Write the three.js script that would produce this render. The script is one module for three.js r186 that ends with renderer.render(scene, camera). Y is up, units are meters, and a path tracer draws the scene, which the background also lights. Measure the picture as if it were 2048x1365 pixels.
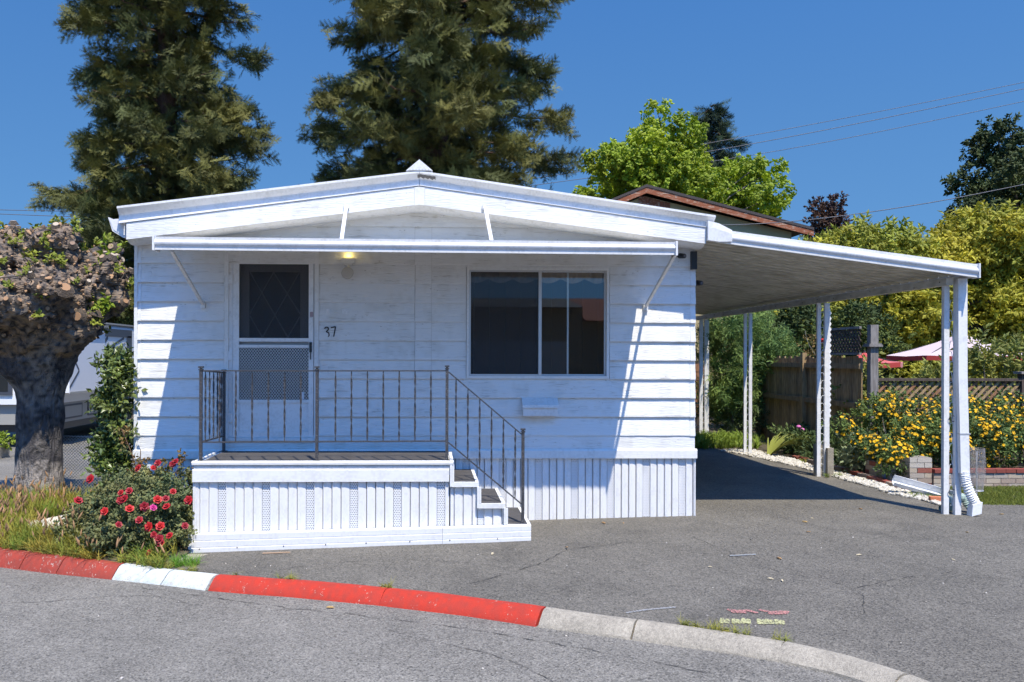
import * as THREE from 'three';
import { mergeGeometries, mergeVertices, toCreasedNormals } from 'three/addons/utils/BufferGeometryUtils.js';
import { MarchingCubes } from 'three/addons/objects/MarchingCubes.js';
import { ImprovedNoise } from 'three/addons/math/ImprovedNoise.js';

// ---------- camera, sky, sun, exposure ----------
const scene = new THREE.Scene();
const camera = new THREE.PerspectiveCamera(43.94, 2048 / 1365, 0.1, 900);
camera.position.set(0, 1.77, 9.4);
camera.rotation.order = 'YXZ';
camera.rotation.set(0, -0.035, 0.0031);
camera.setViewOffset(2048, 1365, 105, -32.5, 2048, 1365);   // a shifted lens keeps the walls upright
camera.updateProjectionMatrix();
const renderer = new THREE.WebGLRenderer({ antialias: true });
renderer.toneMapping = THREE.LinearToneMapping;
renderer.toneMappingExposure = 1.45;
renderer.shadowMap.enabled = true;
const SUN = new THREE.Vector3(0.42, 2.5, 1.22).normalize();
const sun = new THREE.DirectionalLight(new THREE.Color().setRGB(1, 0.915, 0.74), 4.8);
sun.name = 'sun';
sun.position.copy(SUN).multiplyScalar(60);
sun.castShadow = true;
sun.shadow.mapSize.set(4096, 4096);
Object.assign(sun.shadow.camera, { left: -35, right: 35, top: 35, bottom: -35, near: 1, far: 160 });
scene.add(sun, sun.target);
{ // a clear sky: zenith blue to paler horizon, brighter towards the sun
  const W = 512, H = 256, d = new Float32Array(W * H * 4);
  for (let r = 0; r < H; r++) for (let c = 0; c < W; c++) {
    const el = ((r + 0.5) / H - 0.5) * Math.PI, az = ((c + 0.5) / W - 0.5) * 2 * Math.PI;
    const y = Math.sin(el), x = Math.cos(el) * Math.cos(az), z = Math.cos(el) * Math.sin(az);
    const s = Math.max(0, y), cg = Math.min(1, Math.max(-1, x * SUN.x + y * SUN.y + z * SUN.z)), g = Math.acos(cg);
    const t = Math.pow(1 - s, 2.2);
    const lum = 0.86 * (0.91 + 10 * Math.exp(-3 * g) + 0.45 * cg * cg);   // the standard clear sky
    const glow = 0.2 * Math.exp(-6 * g);
    const k = y < 0 ? 0.55 : 1;
    const i = (r * W + c) * 4;
    d[i] = k * (lum * (0.019 + 0.115 * t) + glow * 0.5);
    d[i + 1] = k * (lum * (0.112 + 0.212 * t) + glow * 0.55);
    d[i + 2] = k * (lum * (0.40 + 0.20 * t) + glow * 0.6);
    d[i + 3] = 1;
  }
  const t = new THREE.DataTexture(d, W, H, THREE.RGBAFormat, THREE.FloatType);
  t.mapping = THREE.EquirectangularReflectionMapping;
  t.magFilter = THREE.LinearFilter;
  t.needsUpdate = true;
  scene.background = t;
  scene.environment = t;
}

// ---------- helpers ----------
let seed = 7;
function rnd() { seed = (seed + 0x6D2B79F5) | 0; let t = Math.imul(seed ^ (seed >>> 15), 1 | seed); t = (t + Math.imul(t ^ (t >>> 7), 61 | t)) ^ t; return ((t ^ (t >>> 14)) >>> 0) / 4294967296; }
const rr = (a, b) => a + (b - a) * rnd();
const lerp = (a, b, t) => a + (b - a) * t;
const clamp = (v, a, b) => Math.min(b, Math.max(a, v));
const V = (x, y, z) => new THREE.Vector3(x, y, z);
const perlin = new ImprovedNoise();
const noise3 = (x, y, z) => perlin.noise(x, y, z);
function fbm(x, y, z, o = 4) { let s = 0, a = 0.5, f = 1; for (let i = 0; i < o; i++) { s += a * perlin.noise(x * f, y * f, z * f + i * 7.3); a *= 0.5; f *= 2.03; } return s; }
const table = (pts) => (x) => { if (x <= pts[0][0]) return pts[0][1]; for (let i = 1; i < pts.length; i++) if (x <= pts[i][0]) { const [a, b] = pts[i - 1], [c, d] = pts[i]; return b + (d - b) * (x - a) / (c - a); } return pts[pts.length - 1][1]; };

const taken = new Map();
function numbered(n) { const k = taken.get(n) ?? 0; taken.set(n, k + 1); return k ? n + '_' + String(k).padStart(3, '0') : n; }
function tag(o, label, category, group, kind) { o.userData.label = label; if (category) o.userData.category = category; if (group) o.userData.group = group; if (kind) o.userData.kind = kind; return o; }
function thing(name, label, category, pos = [0, 0, 0], group) { const g = new THREE.Group(); g.name = numbered(name); g.position.set(...pos); scene.add(g); return tag(g, label, category, group); }
function shade(o) { o.castShadow = true; o.receiveShadow = true; return o; }
function add(parent, name, geo, mat) {
  const g = Array.isArray(geo) ? join(geo) : geo;
  const m = shade(new THREE.Mesh(g, mat));
  m.name = parent === scene ? numbered(name) : name;
  parent.add(m);
  return m;
}
function structure(name, geo, mat, label) { const m = add(scene, name, geo, mat); m.userData.kind = 'structure'; if (label) m.userData.label = label; return m; }
function clean(g) { g = g.index ? g.toNonIndexed() : g; for (const k of Object.keys(g.attributes)) if (!['position', 'normal', 'uv'].includes(k)) g.deleteAttribute(k); return g; }
function join(a) { return mergeGeometries(a.map(clean)); }
// uv in metres, by the way each face looks
function metric(g, ox = 0, oy = 0, swap = false) {
  g = g.index ? g.toNonIndexed() : g;
  const p = g.attributes.position, uv = new Float32Array(p.count * 2), a = V(), b = V(), c = V();
  for (let i = 0; i < p.count; i += 3) {
    a.fromBufferAttribute(p, i); b.fromBufferAttribute(p, i + 1); c.fromBufferAttribute(p, i + 2);
    const n = b.clone().sub(a).cross(c.clone().sub(a)), ax = Math.abs(n.x), ay = Math.abs(n.y), az = Math.abs(n.z);
    [a, b, c].forEach((q, k) => {
      let u, v;
      if (az >= ax && az >= ay) { u = q.x; v = q.y; } else if (ay >= ax) { u = q.x; v = q.z; } else { u = q.z; v = q.y; }
      if (swap) [u, v] = [v, u];
      uv[(i + k) * 2] = u + ox; uv[(i + k) * 2 + 1] = v + oy;
    });
  }
  g.setAttribute('uv', new THREE.BufferAttribute(uv, 2));
  return g;
}
function ex(x0, x1, y0, y1, z0, z1) { const g = new THREE.BoxGeometry(x1 - x0, y1 - y0, z1 - z0); g.translate((x0 + x1) / 2, (y0 + y1) / 2, (z0 + z1) / 2); return metric(g, rnd() * 5, rnd() * 5); }
function rod(p, q, w, h = w, roll = 0) { // a square bar from p to q
  const d = q.clone().sub(p), g = new THREE.BoxGeometry(w, h, d.length());
  const m = new THREE.Matrix4().lookAt(q, p, Math.abs(d.y) > 0.99 * d.length() ? V(0, 0, 1) : V(0, 1, 0));
  if (roll) g.rotateZ(roll);
  g.applyMatrix4(m); g.translate((p.x + q.x) / 2, (p.y + q.y) / 2, (p.z + q.z) / 2);
  return metric(g);
}
function pipe(pts, r, seg = 24, rad = 8) { return new THREE.TubeGeometry(new THREE.CatmullRomCurve3(pts), seg, r, rad); }
// skin over a row of rings; every ring holds the same number of points
function loft(rings, { closed = true, caps = true, crease = 0 } = {}) {
  const n = rings[0].length, pos = [], m = closed ? n : n - 1;
  const tri = (a, b, c) => pos.push(a.x, a.y, a.z, b.x, b.y, b.z, c.x, c.y, c.z);
  for (let i = 0; i + 1 < rings.length; i++) for (let j = 0; j < m; j++) {
    const a = rings[i][j], b = rings[i][(j + 1) % n], c = rings[i + 1][(j + 1) % n], d = rings[i + 1][j];
    tri(a, b, c); tri(a, c, d);
  }
  if (closed && caps) for (const [R, flip] of [[rings[0], true], [rings[rings.length - 1], false]]) {
    const nrm = V(); for (let j = 0; j < n; j++) nrm.add(R[j].clone().cross(R[(j + 1) % n]));
    nrm.normalize();
    const ux = Math.abs(nrm.y) > 0.9 ? V(1, 0, 0) : V(0, 1, 0), e1 = ux.sub(nrm.clone().multiplyScalar(ux.dot(nrm))).normalize(), e2 = nrm.clone().cross(e1);
    const flat = R.map((q) => new THREE.Vector2(q.dot(e1), q.dot(e2)));
    for (const [a, b, c] of THREE.ShapeUtils.triangulateShape(flat, [])) flip ? tri(R[a], R[c], R[b]) : tri(R[a], R[b], R[c]);
  }
  let g = new THREE.BufferGeometry();
  g.setAttribute('position', new THREE.Float32BufferAttribute(pos, 3));
  g.computeVertexNormals();
  metric(g);
  if (crease) { const uv = g.attributes.uv; g.deleteAttribute('uv'); g.deleteAttribute('normal'); g = toCreasedNormals(mergeVertices(g, 1e-5), crease); g.setAttribute('uv', uv); }
  return g;
}
const alongX = (prof, x0, x1, o) => loft([x0, x1].map((x) => prof.map(([z, y]) => V(x, y, z))), o);
function limbGeo(pts, radii, sides = 9, rough = 0.08, len = 14) { // a tapered, uneven branch
  const c = new THREE.CatmullRomCurve3(pts), rings = [], sd = rnd() * 50;
  let side = V(1, 0, 0.3);
  for (let i = 0; i <= len; i++) {
    const t = i / len, p = c.getPoint(t), d = c.getTangent(t), k = t * (radii.length - 1), r = lerp(radii[Math.floor(k)], radii[Math.min(radii.length - 1, Math.floor(k) + 1)], k % 1);
    side = side.sub(d.clone().multiplyScalar(side.dot(d))).normalize(); const up = d.clone().cross(side), ring = [];
    for (let j = 0; j < sides; j++) { const a = j / sides * 2 * Math.PI, q = r * (1 + rough * 2 * noise3(Math.cos(a) * 1.5 + sd, Math.sin(a) * 1.5, t * len * 0.35)); ring.push(p.clone().addScaledVector(side, Math.cos(a) * q).addScaledVector(up, Math.sin(a) * q)); }
    rings.push(ring);
  }
  return loft(rings, { crease: 1.2 });
}
function instanced(parent, name, geo, mat, list, label) {
  const m = shade(new THREE.InstancedMesh(geo, mat, list.length)), M = new THREE.Matrix4(), c = new THREE.Color();
  list.forEach((s, i) => { m.setMatrixAt(i, M.compose(s.p, s.q, typeof s.s === 'number' ? V(s.s, s.s, s.s) : s.s)); m.setColorAt(i, c.setRGB(...(s.c ?? [1, 1, 1]))); });
  m.name = parent === scene ? numbered(name) : name; m.userData.kind = 'stuff'; if (label) m.userData.label = label;
  parent.add(m);
  return m;
}
const Q = (x, y, z, o = 'YXZ') => new THREE.Quaternion().setFromEuler(new THREE.Euler(x, y, z, o));
const aim = (dir, spin = 0) => new THREE.Quaternion().setFromUnitVectors(V(0, 1, 0), dir.clone().normalize()).multiply(Q(0, spin, 0));

// ---------- textures ----------
function tileNoise(per, sd) { // value noise that repeats after `per` cells
  const n = per * per, v = new Float32Array(n); let s = sd * 9301 + 49297;
  for (let i = 0; i < n; i++) { s = (Math.imul(s, 1664525) + 1013904223) | 0; v[i] = (s >>> 8) / 16777216; }
  return (x, y) => { const xi = Math.floor(x), yi = Math.floor(y); let fx = x - xi, fy = y - yi; fx = fx * fx * (3 - 2 * fx); fy = fy * fy * (3 - 2 * fy); const w = (a) => ((a % per) + per) % per, A = w(xi), B = w(xi + 1), C = w(yi) * per, D = w(yi + 1) * per; return lerp(lerp(v[C + A], v[C + B], fx), lerp(v[D + A], v[D + B], fx), fy); };
}
function texture(w, h, fn, srgb = false) {
  const d = new Uint8Array(w * h * 4);
  for (let y = 0; y < h; y++) for (let x = 0; x < w; x++) { const c = fn((x + 0.5) / w, (y + 0.5) / h), i = (y * w + x) * 4; for (let k = 0; k < 3; k++) { const t = clamp(c[k], 0, 1); d[i + k] = 255 * (srgb ? (t <= 0.0031308 ? 12.92 * t : 1.055 * Math.pow(t, 1 / 2.4) - 0.055) : t); } d[i + 3] = 255; }
  const t = new THREE.DataTexture(d, w, h); t.wrapS = t.wrapT = THREE.RepeatWrapping; t.magFilter = THREE.LinearFilter; t.minFilter = THREE.LinearMipmapLinearFilter; t.generateMipmaps = true;
  if (srgb) t.colorSpace = THREE.SRGBColorSpace; t.needsUpdate = true; return t;
}
const rep = (t, mx, my = mx) => { t.repeat.set(1 / mx, 1 / my); return t; };
const mix3 = (a, b, t) => [lerp(a[0], b[0], t), lerp(a[1], b[1], t), lerp(a[2], b[2], t)];
const std = (o) => new THREE.MeshStandardMaterial(o);
const rgb = (r, g, b) => new THREE.Color().setRGB(r, g, b);
const n8 = tileNoise(8, 1), n16 = tileNoise(16, 2), n32 = tileNoise(32, 3), n64 = tileNoise(64, 4), n128 = tileNoise(128, 5), n256 = tileNoise(256, 6), n512 = tileNoise(512, 7);

function asphaltMaps(base, warm) {
  const map = rep(texture(1024, 1024, (u, v) => {
    const big = n8(u * 8, v * 8) * 0.6 + n32(u * 32, v * 32) * 0.4, f = n512(u * 512, v * 512), m = n256(u * 256 + 0.3, v * 256), st = n512(v * 512 + 11, u * 512 + 5);
    let k = base * (0.78 + 0.26 * big + 0.9 * (f - 0.5) + 0.6 * (m - 0.5));
    if (st > 0.86) k += base * 1.5 * (st - 0.86) * 6; if (f < 0.14) k *= 0.5;
    return [k * warm[0], k * warm[1], k * warm[2]];
  }, true), 3.1);
  const bump = rep(texture(1024, 1024, (u, v) => { const k = n512(u * 512, v * 512) * 0.55 + n256(u * 256 + 0.3, v * 256) * 0.45; return [k, k, k]; }), 3.1);
  return { map, bumpMap: bump, bumpScale: 0.01, roughness: 0.95, vertexColors: true };
}
const grainBump = rep(texture(512, 1024, (u, v) => { const w = v * 256 + 3 * n16(u * 16, v * 16), k = 0.65 * n256(u * 8, w) + 0.35 * n128(u * 24 + 3, v * 128 + n8(u * 8, v * 8) * 2); return [k, k, k]; }), 0.9, 0.9);
const sidingMap = rep(texture(1024, 1024, (u, v) => {
  const g = 0.65 * n256(u * 8, v * 256 + 3 * n16(u * 16, v * 16)) + 0.35 * n512(u * 32, v * 512), dirt = n8(u * 8, v * 8) * 0.6 + n32(u * 32, v * 32) * 0.4;
  let c = mix3([0.73, 0.73, 0.72], [0.60, 0.59, 0.56], clamp((dirt - 0.45) * 1.6, 0, 1));
  if (g < 0.33) c = mix3(c, [0.42, 0.40, 0.37], clamp((0.33 - g) * 5, 0, 1) * clamp(dirt * 2 - 0.4, 0.15, 1));
  const chip = n64(u * 24, v * 64) * 0.6 + n256(u * 90, v * 256) * 0.4; if (chip > 0.9) c = mix3(c, [0.36, 0.34, 0.31], 0.7);
  return c;
}, true), 1.6);
const stainy = (g) => { const p = g.attributes.position, c = new Float32Array(p.count * 3); for (let i = 0; i < p.count; i++) { const x = p.getX(i), z = p.getZ(i), k = 1 + 0.30 * fbm(x * 0.8 + 3, 1, z * 0.8, 4) - (fbm(x * 1.9, 7, z * 1.9, 4) > 0.2 ? 0.13 : 0) + (fbm(x * 1.4 + 9, 4, z * 2.2, 4) > 0.24 ? 0.10 : 0); c[i * 3] = k; c[i * 3 + 1] = k * 0.995; c[i * 3 + 2] = k * 0.985; } g.setAttribute('color', new THREE.BufferAttribute(c, 3)); return g; };
const M = {
  siding: std({ map: sidingMap, bumpMap: grainBump, bumpScale: 0.0026, roughness: 0.62 }),
  trim: std({ map: rep(texture(512, 512, (u, v) => { const d = n8(u * 8, v * 8) * 0.5 + n64(u * 64, v * 64) * 0.5, s = n256(u * 256, v * 256); let c = mix3([0.74, 0.74, 0.73], [0.62, 0.61, 0.585], clamp(d * 1.6 - 0.6, 0, 1)); if (s > 0.975) c = [0.35, 0.32, 0.29]; return c; }, true), 1.3), bumpMap: grainBump, bumpScale: 0.0008, roughness: 0.55 }),
  metalWhite: std({ map: rep(texture(512, 512, (u, v) => { const d = n16(u * 16, v * 16) * 0.5 + n64(u * 64, v * 64) * 0.5; return mix3([0.73, 0.73, 0.73], [0.58, 0.575, 0.56], clamp(d * 1.8 - 0.8, 0, 1)); }, true), 1.1), roughness: 0.42 }),
  carportPan: std({ map: rep(texture(512, 512, (u, v) => { const d = n8(u * 8, v * 8) * 0.45 + n32(u * 32, v * 32) * 0.3 + n128(u * 30, v * 128) * 0.25; return mix3([0.60, 0.58, 0.52], [0.36, 0.34, 0.28], clamp(d * 2.2 - 0.75, 0, 1)); }, true), 2.3), roughness: 0.5 }),
  skirt: std({ map: rep(texture(256, 512, (u, v) => { const d = n16(u * 16, v * 16) * 0.5 + n64(u * 64, v * 64) * 0.5; return mix3([0.73, 0.73, 0.735], [0.63, 0.62, 0.60], clamp(d * 1.8 - 0.85, 0, 1)); }, true), 0.8, 1.2), roughness: 0.38 }),
  iron: std({ map: rep(texture(256, 256, (u, v) => { const d = n64(u * 64, v * 64) * 0.5 + n256(u * 256, v * 256) * 0.5; let c = mix3([0.03, 0.034, 0.042], [0.085, 0.083, 0.085], clamp(d * 3 - 1.1, 0, 1)); if (d > 0.74) c = [0.30, 0.29, 0.27]; if (d < 0.27) c = [0.16, 0.075, 0.035]; return c; }, true), 0.35), roughness: 0.6, metalness: 0.25 }),
  mat: std({ map: rep(texture(512, 512, (u, v) => { const k = n512(u * 512, v * 512), b = n16(u * 16, v * 16); const c = 0.028 + 0.075 * k * k + 0.02 * b; return [c * 1.06, c, c * 1.02]; }, true), 1.2), bumpMap: rep(texture(512, 512, (u, v) => { const k = n512(u * 512, v * 512); return [k, k, k]; }), 1.2), bumpScale: 0.003, roughness: 0.95 }),
  alu: std({ color: rgb(0.55, 0.55, 0.55), metalness: 0.55, roughness: 0.45 }),
  black: std({ color: rgb(0.012, 0.012, 0.013), roughness: 0.5 }),
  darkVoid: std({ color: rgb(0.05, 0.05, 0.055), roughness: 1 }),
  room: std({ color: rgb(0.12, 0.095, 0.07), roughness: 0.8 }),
  glass: new THREE.MeshPhysicalMaterial({ color: rgb(0.86, 0.9, 0.9), transmission: 1, thickness: 0, roughness: 0.015, ior: 1.95 }),
  screen: new THREE.MeshStandardMaterial({ color: rgb(0.035, 0.038, 0.045), roughness: 0.8, transparent: true, opacity: 0.46 }),
  road: std(asphaltMaps(0.172, [1.07, 0.995, 0.86])),
  drive: std(asphaltMaps(0.122, [1.09, 0.995, 0.83])),
  concrete: std({ map: rep(texture(512, 512, (u, v) => { const k = n256(u * 256, v * 256) * 0.5 + n64(u * 64, v * 64) * 0.3 + n8(u * 8, v * 8) * 0.2, s = n512(u * 512, v * 512); let c = 0.25 + 0.3 * (k - 0.4); if (s < 0.2) c *= 0.5; return [c * 1.10, c * 0.98, c * 0.78]; }, true), 0.9), bumpMap: rep(texture(256, 256, (u, v) => { const k = n256(u * 256, v * 256); return [k, k, k]; }), 0.5), bumpScale: 0.004, roughness: 0.95 }),
  soil: std({ map: rep(texture(512, 512, (u, v) => { const k = n256(u * 256, v * 256), b = n32(u * 32, v * 32); return mix3([0.075, 0.058, 0.038], [0.17, 0.14, 0.085], k * 0.6 + b * 0.4); }, true), 1.7), bumpMap: rep(texture(256, 256, (u, v) => { const k = n128(u * 128, v * 128); return [k, k, k]; }), 0.9), bumpScale: 0.03, roughness: 1 }),
};
function paintOver(col, wear) { // worn paint over concrete
  return std({ map: rep(texture(512, 512, (u, v) => { const k = n64(u * 64, v * 64) * 0.45 + n256(u * 256, v * 256) * 0.35 + n16(u * 16, v * 16) * 0.2, f = n512(u * 512, v * 512); let c = mix3(col, [col[0] * 0.72, col[1] * 0.8 + 0.01, col[2] * 0.8 + 0.01], n32(u * 32, v * 32)); if (k > wear) c = mix3(c, [0.42, 0.39, 0.33], clamp((k - wear) * 14, 0, 1)); return c.map((q) => q * (0.82 + 0.3 * f)); }, true), 1.0), bumpMap: M.concrete.bumpMap, bumpScale: 0.003, roughness: 0.8 });
}
M.redKerb = paintOver([0.47, 0.026, 0.008], 0.775);
M.whiteKerb = paintOver([0.62, 0.61, 0.58], 0.63);
M.oldRed = paintOver([0.36, 0.042, 0.022], 0.72);

// ---------- ground, road, driveway, kerb ----------
const lotBase = table([[-30, -0.24], [-12, -0.22], [-2.36, -0.152], [1, -0.045], [3, 0], [6, 0.03], [9, 0.05], [40, 0.06]]);
const lotY = (x, z) => lotBase(x) - 0.018 * Math.max(0, Math.min(z, 6) - 1.05);
const roadY = (x) => -0.19 + 0.024 * clamp(x, -7, 7);
const KERB = [[-26, -13], [-14, -5.6], [-8, -1.75], [-6, -0.38], [-4.315, 0.734], [-3.5, 1.14], [-2.79, 1.46], [-1.83, 1.92], [-1.05, 2.21], [-0.32, 2.52], [0.355, 2.865], [0.89, 3.19], [1.54, 3.55], [1.98, 3.8], [2.32, 4.04], [2.58, 4.29], [2.755, 4.54], [2.86, 4.78], [3.2, 5.9], [3.6, 8], [4, 13]];
const kerbZ = table(KERB);
// a sheet between two lines z = back(x) and z = front(x), following a height
function sheet(x0, x1, nx, back, front, nz, y, skew = 1) {
  const pos = [], uv = [], idx = [];
  for (let i = 0; i <= nx; i++) for (let j = 0; j <= nz; j++) { const x = lerp(x0, x1, i / nx), z = lerp(back(x), front(x), Math.pow(j / nz, skew)); pos.push(x, y(x, z), z); uv.push(x, z); }
  for (let i = 0; i < nx; i++) for (let j = 0; j < nz; j++) { const a = i * (nz + 1) + j; idx.push(a, a + 1, a + nz + 2, a, a + nz + 2, a + nz + 1); }
  const g = new THREE.BufferGeometry(); g.setAttribute('position', new THREE.Float32BufferAttribute(pos, 3)); g.setAttribute('uv', new THREE.Float32BufferAttribute(uv, 2)); g.setIndex(idx); g.computeVertexNormals(); return g;
}
const bumpy = (x, z, a = 0.01) => a * fbm(x * 0.9, z * 0.9, 3, 3);
structure('ground', sheet(-400, 400, 40, () => -500, () => 300, 40, () => -0.62), M.soil, 'bare earth reaching to the horizon');
structure('road', stainy(sheet(-60, 60, 600, () => -14, () => 40, 340, (x, z) => roadY(x) + bumpy(x, z, 0.012))), M.road, 'grey asphalt road in front of the kerb');
structure('side_street', stainy(sheet(-40, -3.26, 60, () => -17, (x) => Math.min(-2.4, kerbZ(x) - 0.2), 30, (x, z) => lotBase(x) + 0.02 + bumpy(x, z))), M.road, 'grey asphalt lane behind the pollarded tree');
const bedY = (x, z) => lotBase(x) + 0.035 + 0.03 * fbm(x * 1.3, z * 1.3, 9) - 0.03 * clamp((z - kerbZ(x) + 0.35) / 0.35, 0, 1);
structure('grass_bed', sheet(-9, -2.0, 90, (x) => Math.min(-2.45, kerbZ(x) - 0.25), (x) => Math.min(kerbZ(x) + 0.02, x > -2.36 ? 0.98 + (x + 2.36) * -0.2 : 9), 30, bedY), M.soil, 'earth bed under the weeds');
{ // driveway: three strips that meet under the house front and the carport
  const y = (x, z) => lotY(x, z) + bumpy(x, z, 0.008);
  structure('driveway', stainy(mergeGeometries([sheet(-2.42, 1.02, 60, () => 0.9, (x) => kerbZ(x) + 0.02, 34, y), sheet(1.02, 2.9, 40, () => -0.1, (x) => kerbZ(x) + 0.02, 50, y), sheet(2.9, 6.02, 40, () => -6.75, (x) => kerbZ(x) + 0.02, 120, y), sheet(6.02, 14, 50, (x) => -0.55 + 0.13 * (x - 6), () => 12, 80, y)])), M.drive, 'brownish asphalt driveway running back under the carport');
  structure('yard', [sheet(5.95, 40, 60, () => -40, () => 0.1, 60, (x, z) => lotBase(x) - 0.012), sheet(2.5, 5.95, 20, () => -40, () => -6.7, 30, (x) => lotBase(x) - 0.012), sheet(-3.3, 2.5, 12, () => -40, () => -12, 20, () => -0.12), sheet(-40, -3.3, 20, () => -60, () => -17.1, 20, () => -0.2)], M.soil, 'bare yard behind the fence');
}
{ // kerb: separate stones along the curve
  const kerb = new THREE.Group(); kerb.name = 'kerb'; kerb.userData.kind = 'structure'; kerb.userData.label = 'rolled kerb painted red and white beside the road'; scene.add(kerb);
  const path = []; // even points along the polyline
  for (let i = 0; i + 1 < KERB.length; i++) { const [a, b] = KERB[i], [c, d] = KERB[i + 1], L = Math.hypot(c - a, d - b), n = Math.max(1, Math.ceil(L / 0.12)); for (let k = 0; k < n; k++) path.push([lerp(a, c, k / n), lerp(b, d, k / n)]); }
  const cutX = [-8, -6.2, -5.1, -4.3, -3.86, -3.42, -2.8, -2.28, -1.83, -0.32, 0.87, 1.47, 2.3, 2.78, 3.25, 3.6, 4.1];
  const matAt = (x) => x < -2.82 ? M.oldRed : x < -1.84 ? M.whiteKerb : x < 0.86 ? M.redKerb : M.concrete;
  for (let s = 0; s + 1 < cutX.length; s++) {
    const rings = [], gap = 0.006;
    const pts = path.filter(([x]) => x > cutX[s] + 0.04 && x < cutX[s + 1] - 0.04);
    const at = (x) => [x, kerbZ(x)];
    const all = [at(cutX[s] + gap), ...pts, at(cutX[s + 1] - gap)];
    all.forEach(([x, z], i) => {
      const [ax, az] = all[Math.max(0, i - 1)], [bx2, bz] = all[Math.min(all.length - 1, i + 1)], L = Math.hypot(bx2 - ax, bz - az) || 1, nx = -(bz - az) / L, nz = (bx2 - ax) / L; // towards the road
      const top = lotY(x, z) + 0.014 + 0.006 * noise3(x * 2, z * 2, 1), bot = roadY(x) - 0.05, wob = 0.01 * noise3(x * 5, z * 3, 4);
      rings.push([[0, bot], [0, top - 0.002], [0.02, top + 0.004], [0.075 + wob, top + 0.002], [0.105 + wob, top - 0.012], [0.145 + wob, (top + roadY(x)) / 2], [0.185, roadY(x) + 0.012], [0.20, bot]].map(([o, y]) => V(x + nx * o, y, z + nz * o)));
    });
    add(kerb, 'kerb_stone', loft(rings, { crease: 0.7 }), matAt((cutX[s] + cutX[s + 1]) / 2));
  }
}
{ // cracks: thin dark seams that wander over the asphalt
  const tar = std({ color: rgb(0.035, 0.033, 0.03), roughness: 1 });
  const crack = (parentName, pts, w, y) => { const out = []; let prev = null; const c = new THREE.CatmullRomCurve3(pts.map(([x, z]) => V(x, 0, z))); const n = Math.ceil(c.getLength() / 0.035);
    const R = []; for (let i = 0; i <= n; i++) { const p = c.getPoint(i / n), d = c.getTangent(i / n), q = 0.018 * noise3(p.x * 14, p.z * 14, 2) + 0.03 * noise3(p.x * 4, p.z * 4, 5), nx = -d.z, nz = d.x, ww = w * clamp(0.55 + 1.3 * noise3(p.x * 9, p.z * 9, 8), 0.12, 1.3); const X = p.x + nx * q, Z = p.z + nz * q; R.push([V(X - nx * ww, y(X, Z), Z - nz * ww), V(X + nx * ww, y(X, Z), Z + nz * ww)]); }
    return loft(R, { closed: false }); };
  const rY = (x, z) => roadY(x) + bumpy(x, z, 0.012) + 0.005, dY = (x, z) => lotY(x, z) + bumpy(x, z, 0.008) + 0.005;
  const rd = [crack('', [[-2.5, 1.95], [-1.2, 2.62], [0, 3.2], [1, 3.8], [2, 4.6], [2.6, 5.6]], 0.004, rY), crack('', [[-5, 1.9], [-3.6, 2.3], [-2.4, 2.2], [-1.9, 2.5]], 0.0035, rY), crack('', [[-0.3, 3.3], [0.6, 4.1], [1.1, 5.2]], 0.003, rY)];
  const dr = [crack('', [[0.1, 2.62], [0.9, 2.0], [1.3, 1.5], [2.0, 1.2]], 0.004, dY), crack('', [[2.6, 1.1], [2.75, 1.7], [2.9, 2.3], [3.3, 2.9], [3.1, 3.5]], 0.0035, dY), crack('', [[-1.6, 1.9], [-0.6, 1.6], [0.2, 1.75], [1.2, 2.4], [1.6, 2.9]], 0.003, dY), crack('', [[3.3, 2.9], [4.1, 2.6], [5.2, 2.9]], 0.003, dY), crack('', [[3.2, 0.7], [4.0, 1.2], [5.0, 0.9]], 0.003, dY)];
  const a = add(scene.getObjectByName('road'), 'crack', rd, tar), b = add(scene.getObjectByName('driveway'), 'crack', dr, tar);
  a.userData.kind = b.userData.kind = 'stuff';
}

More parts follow.
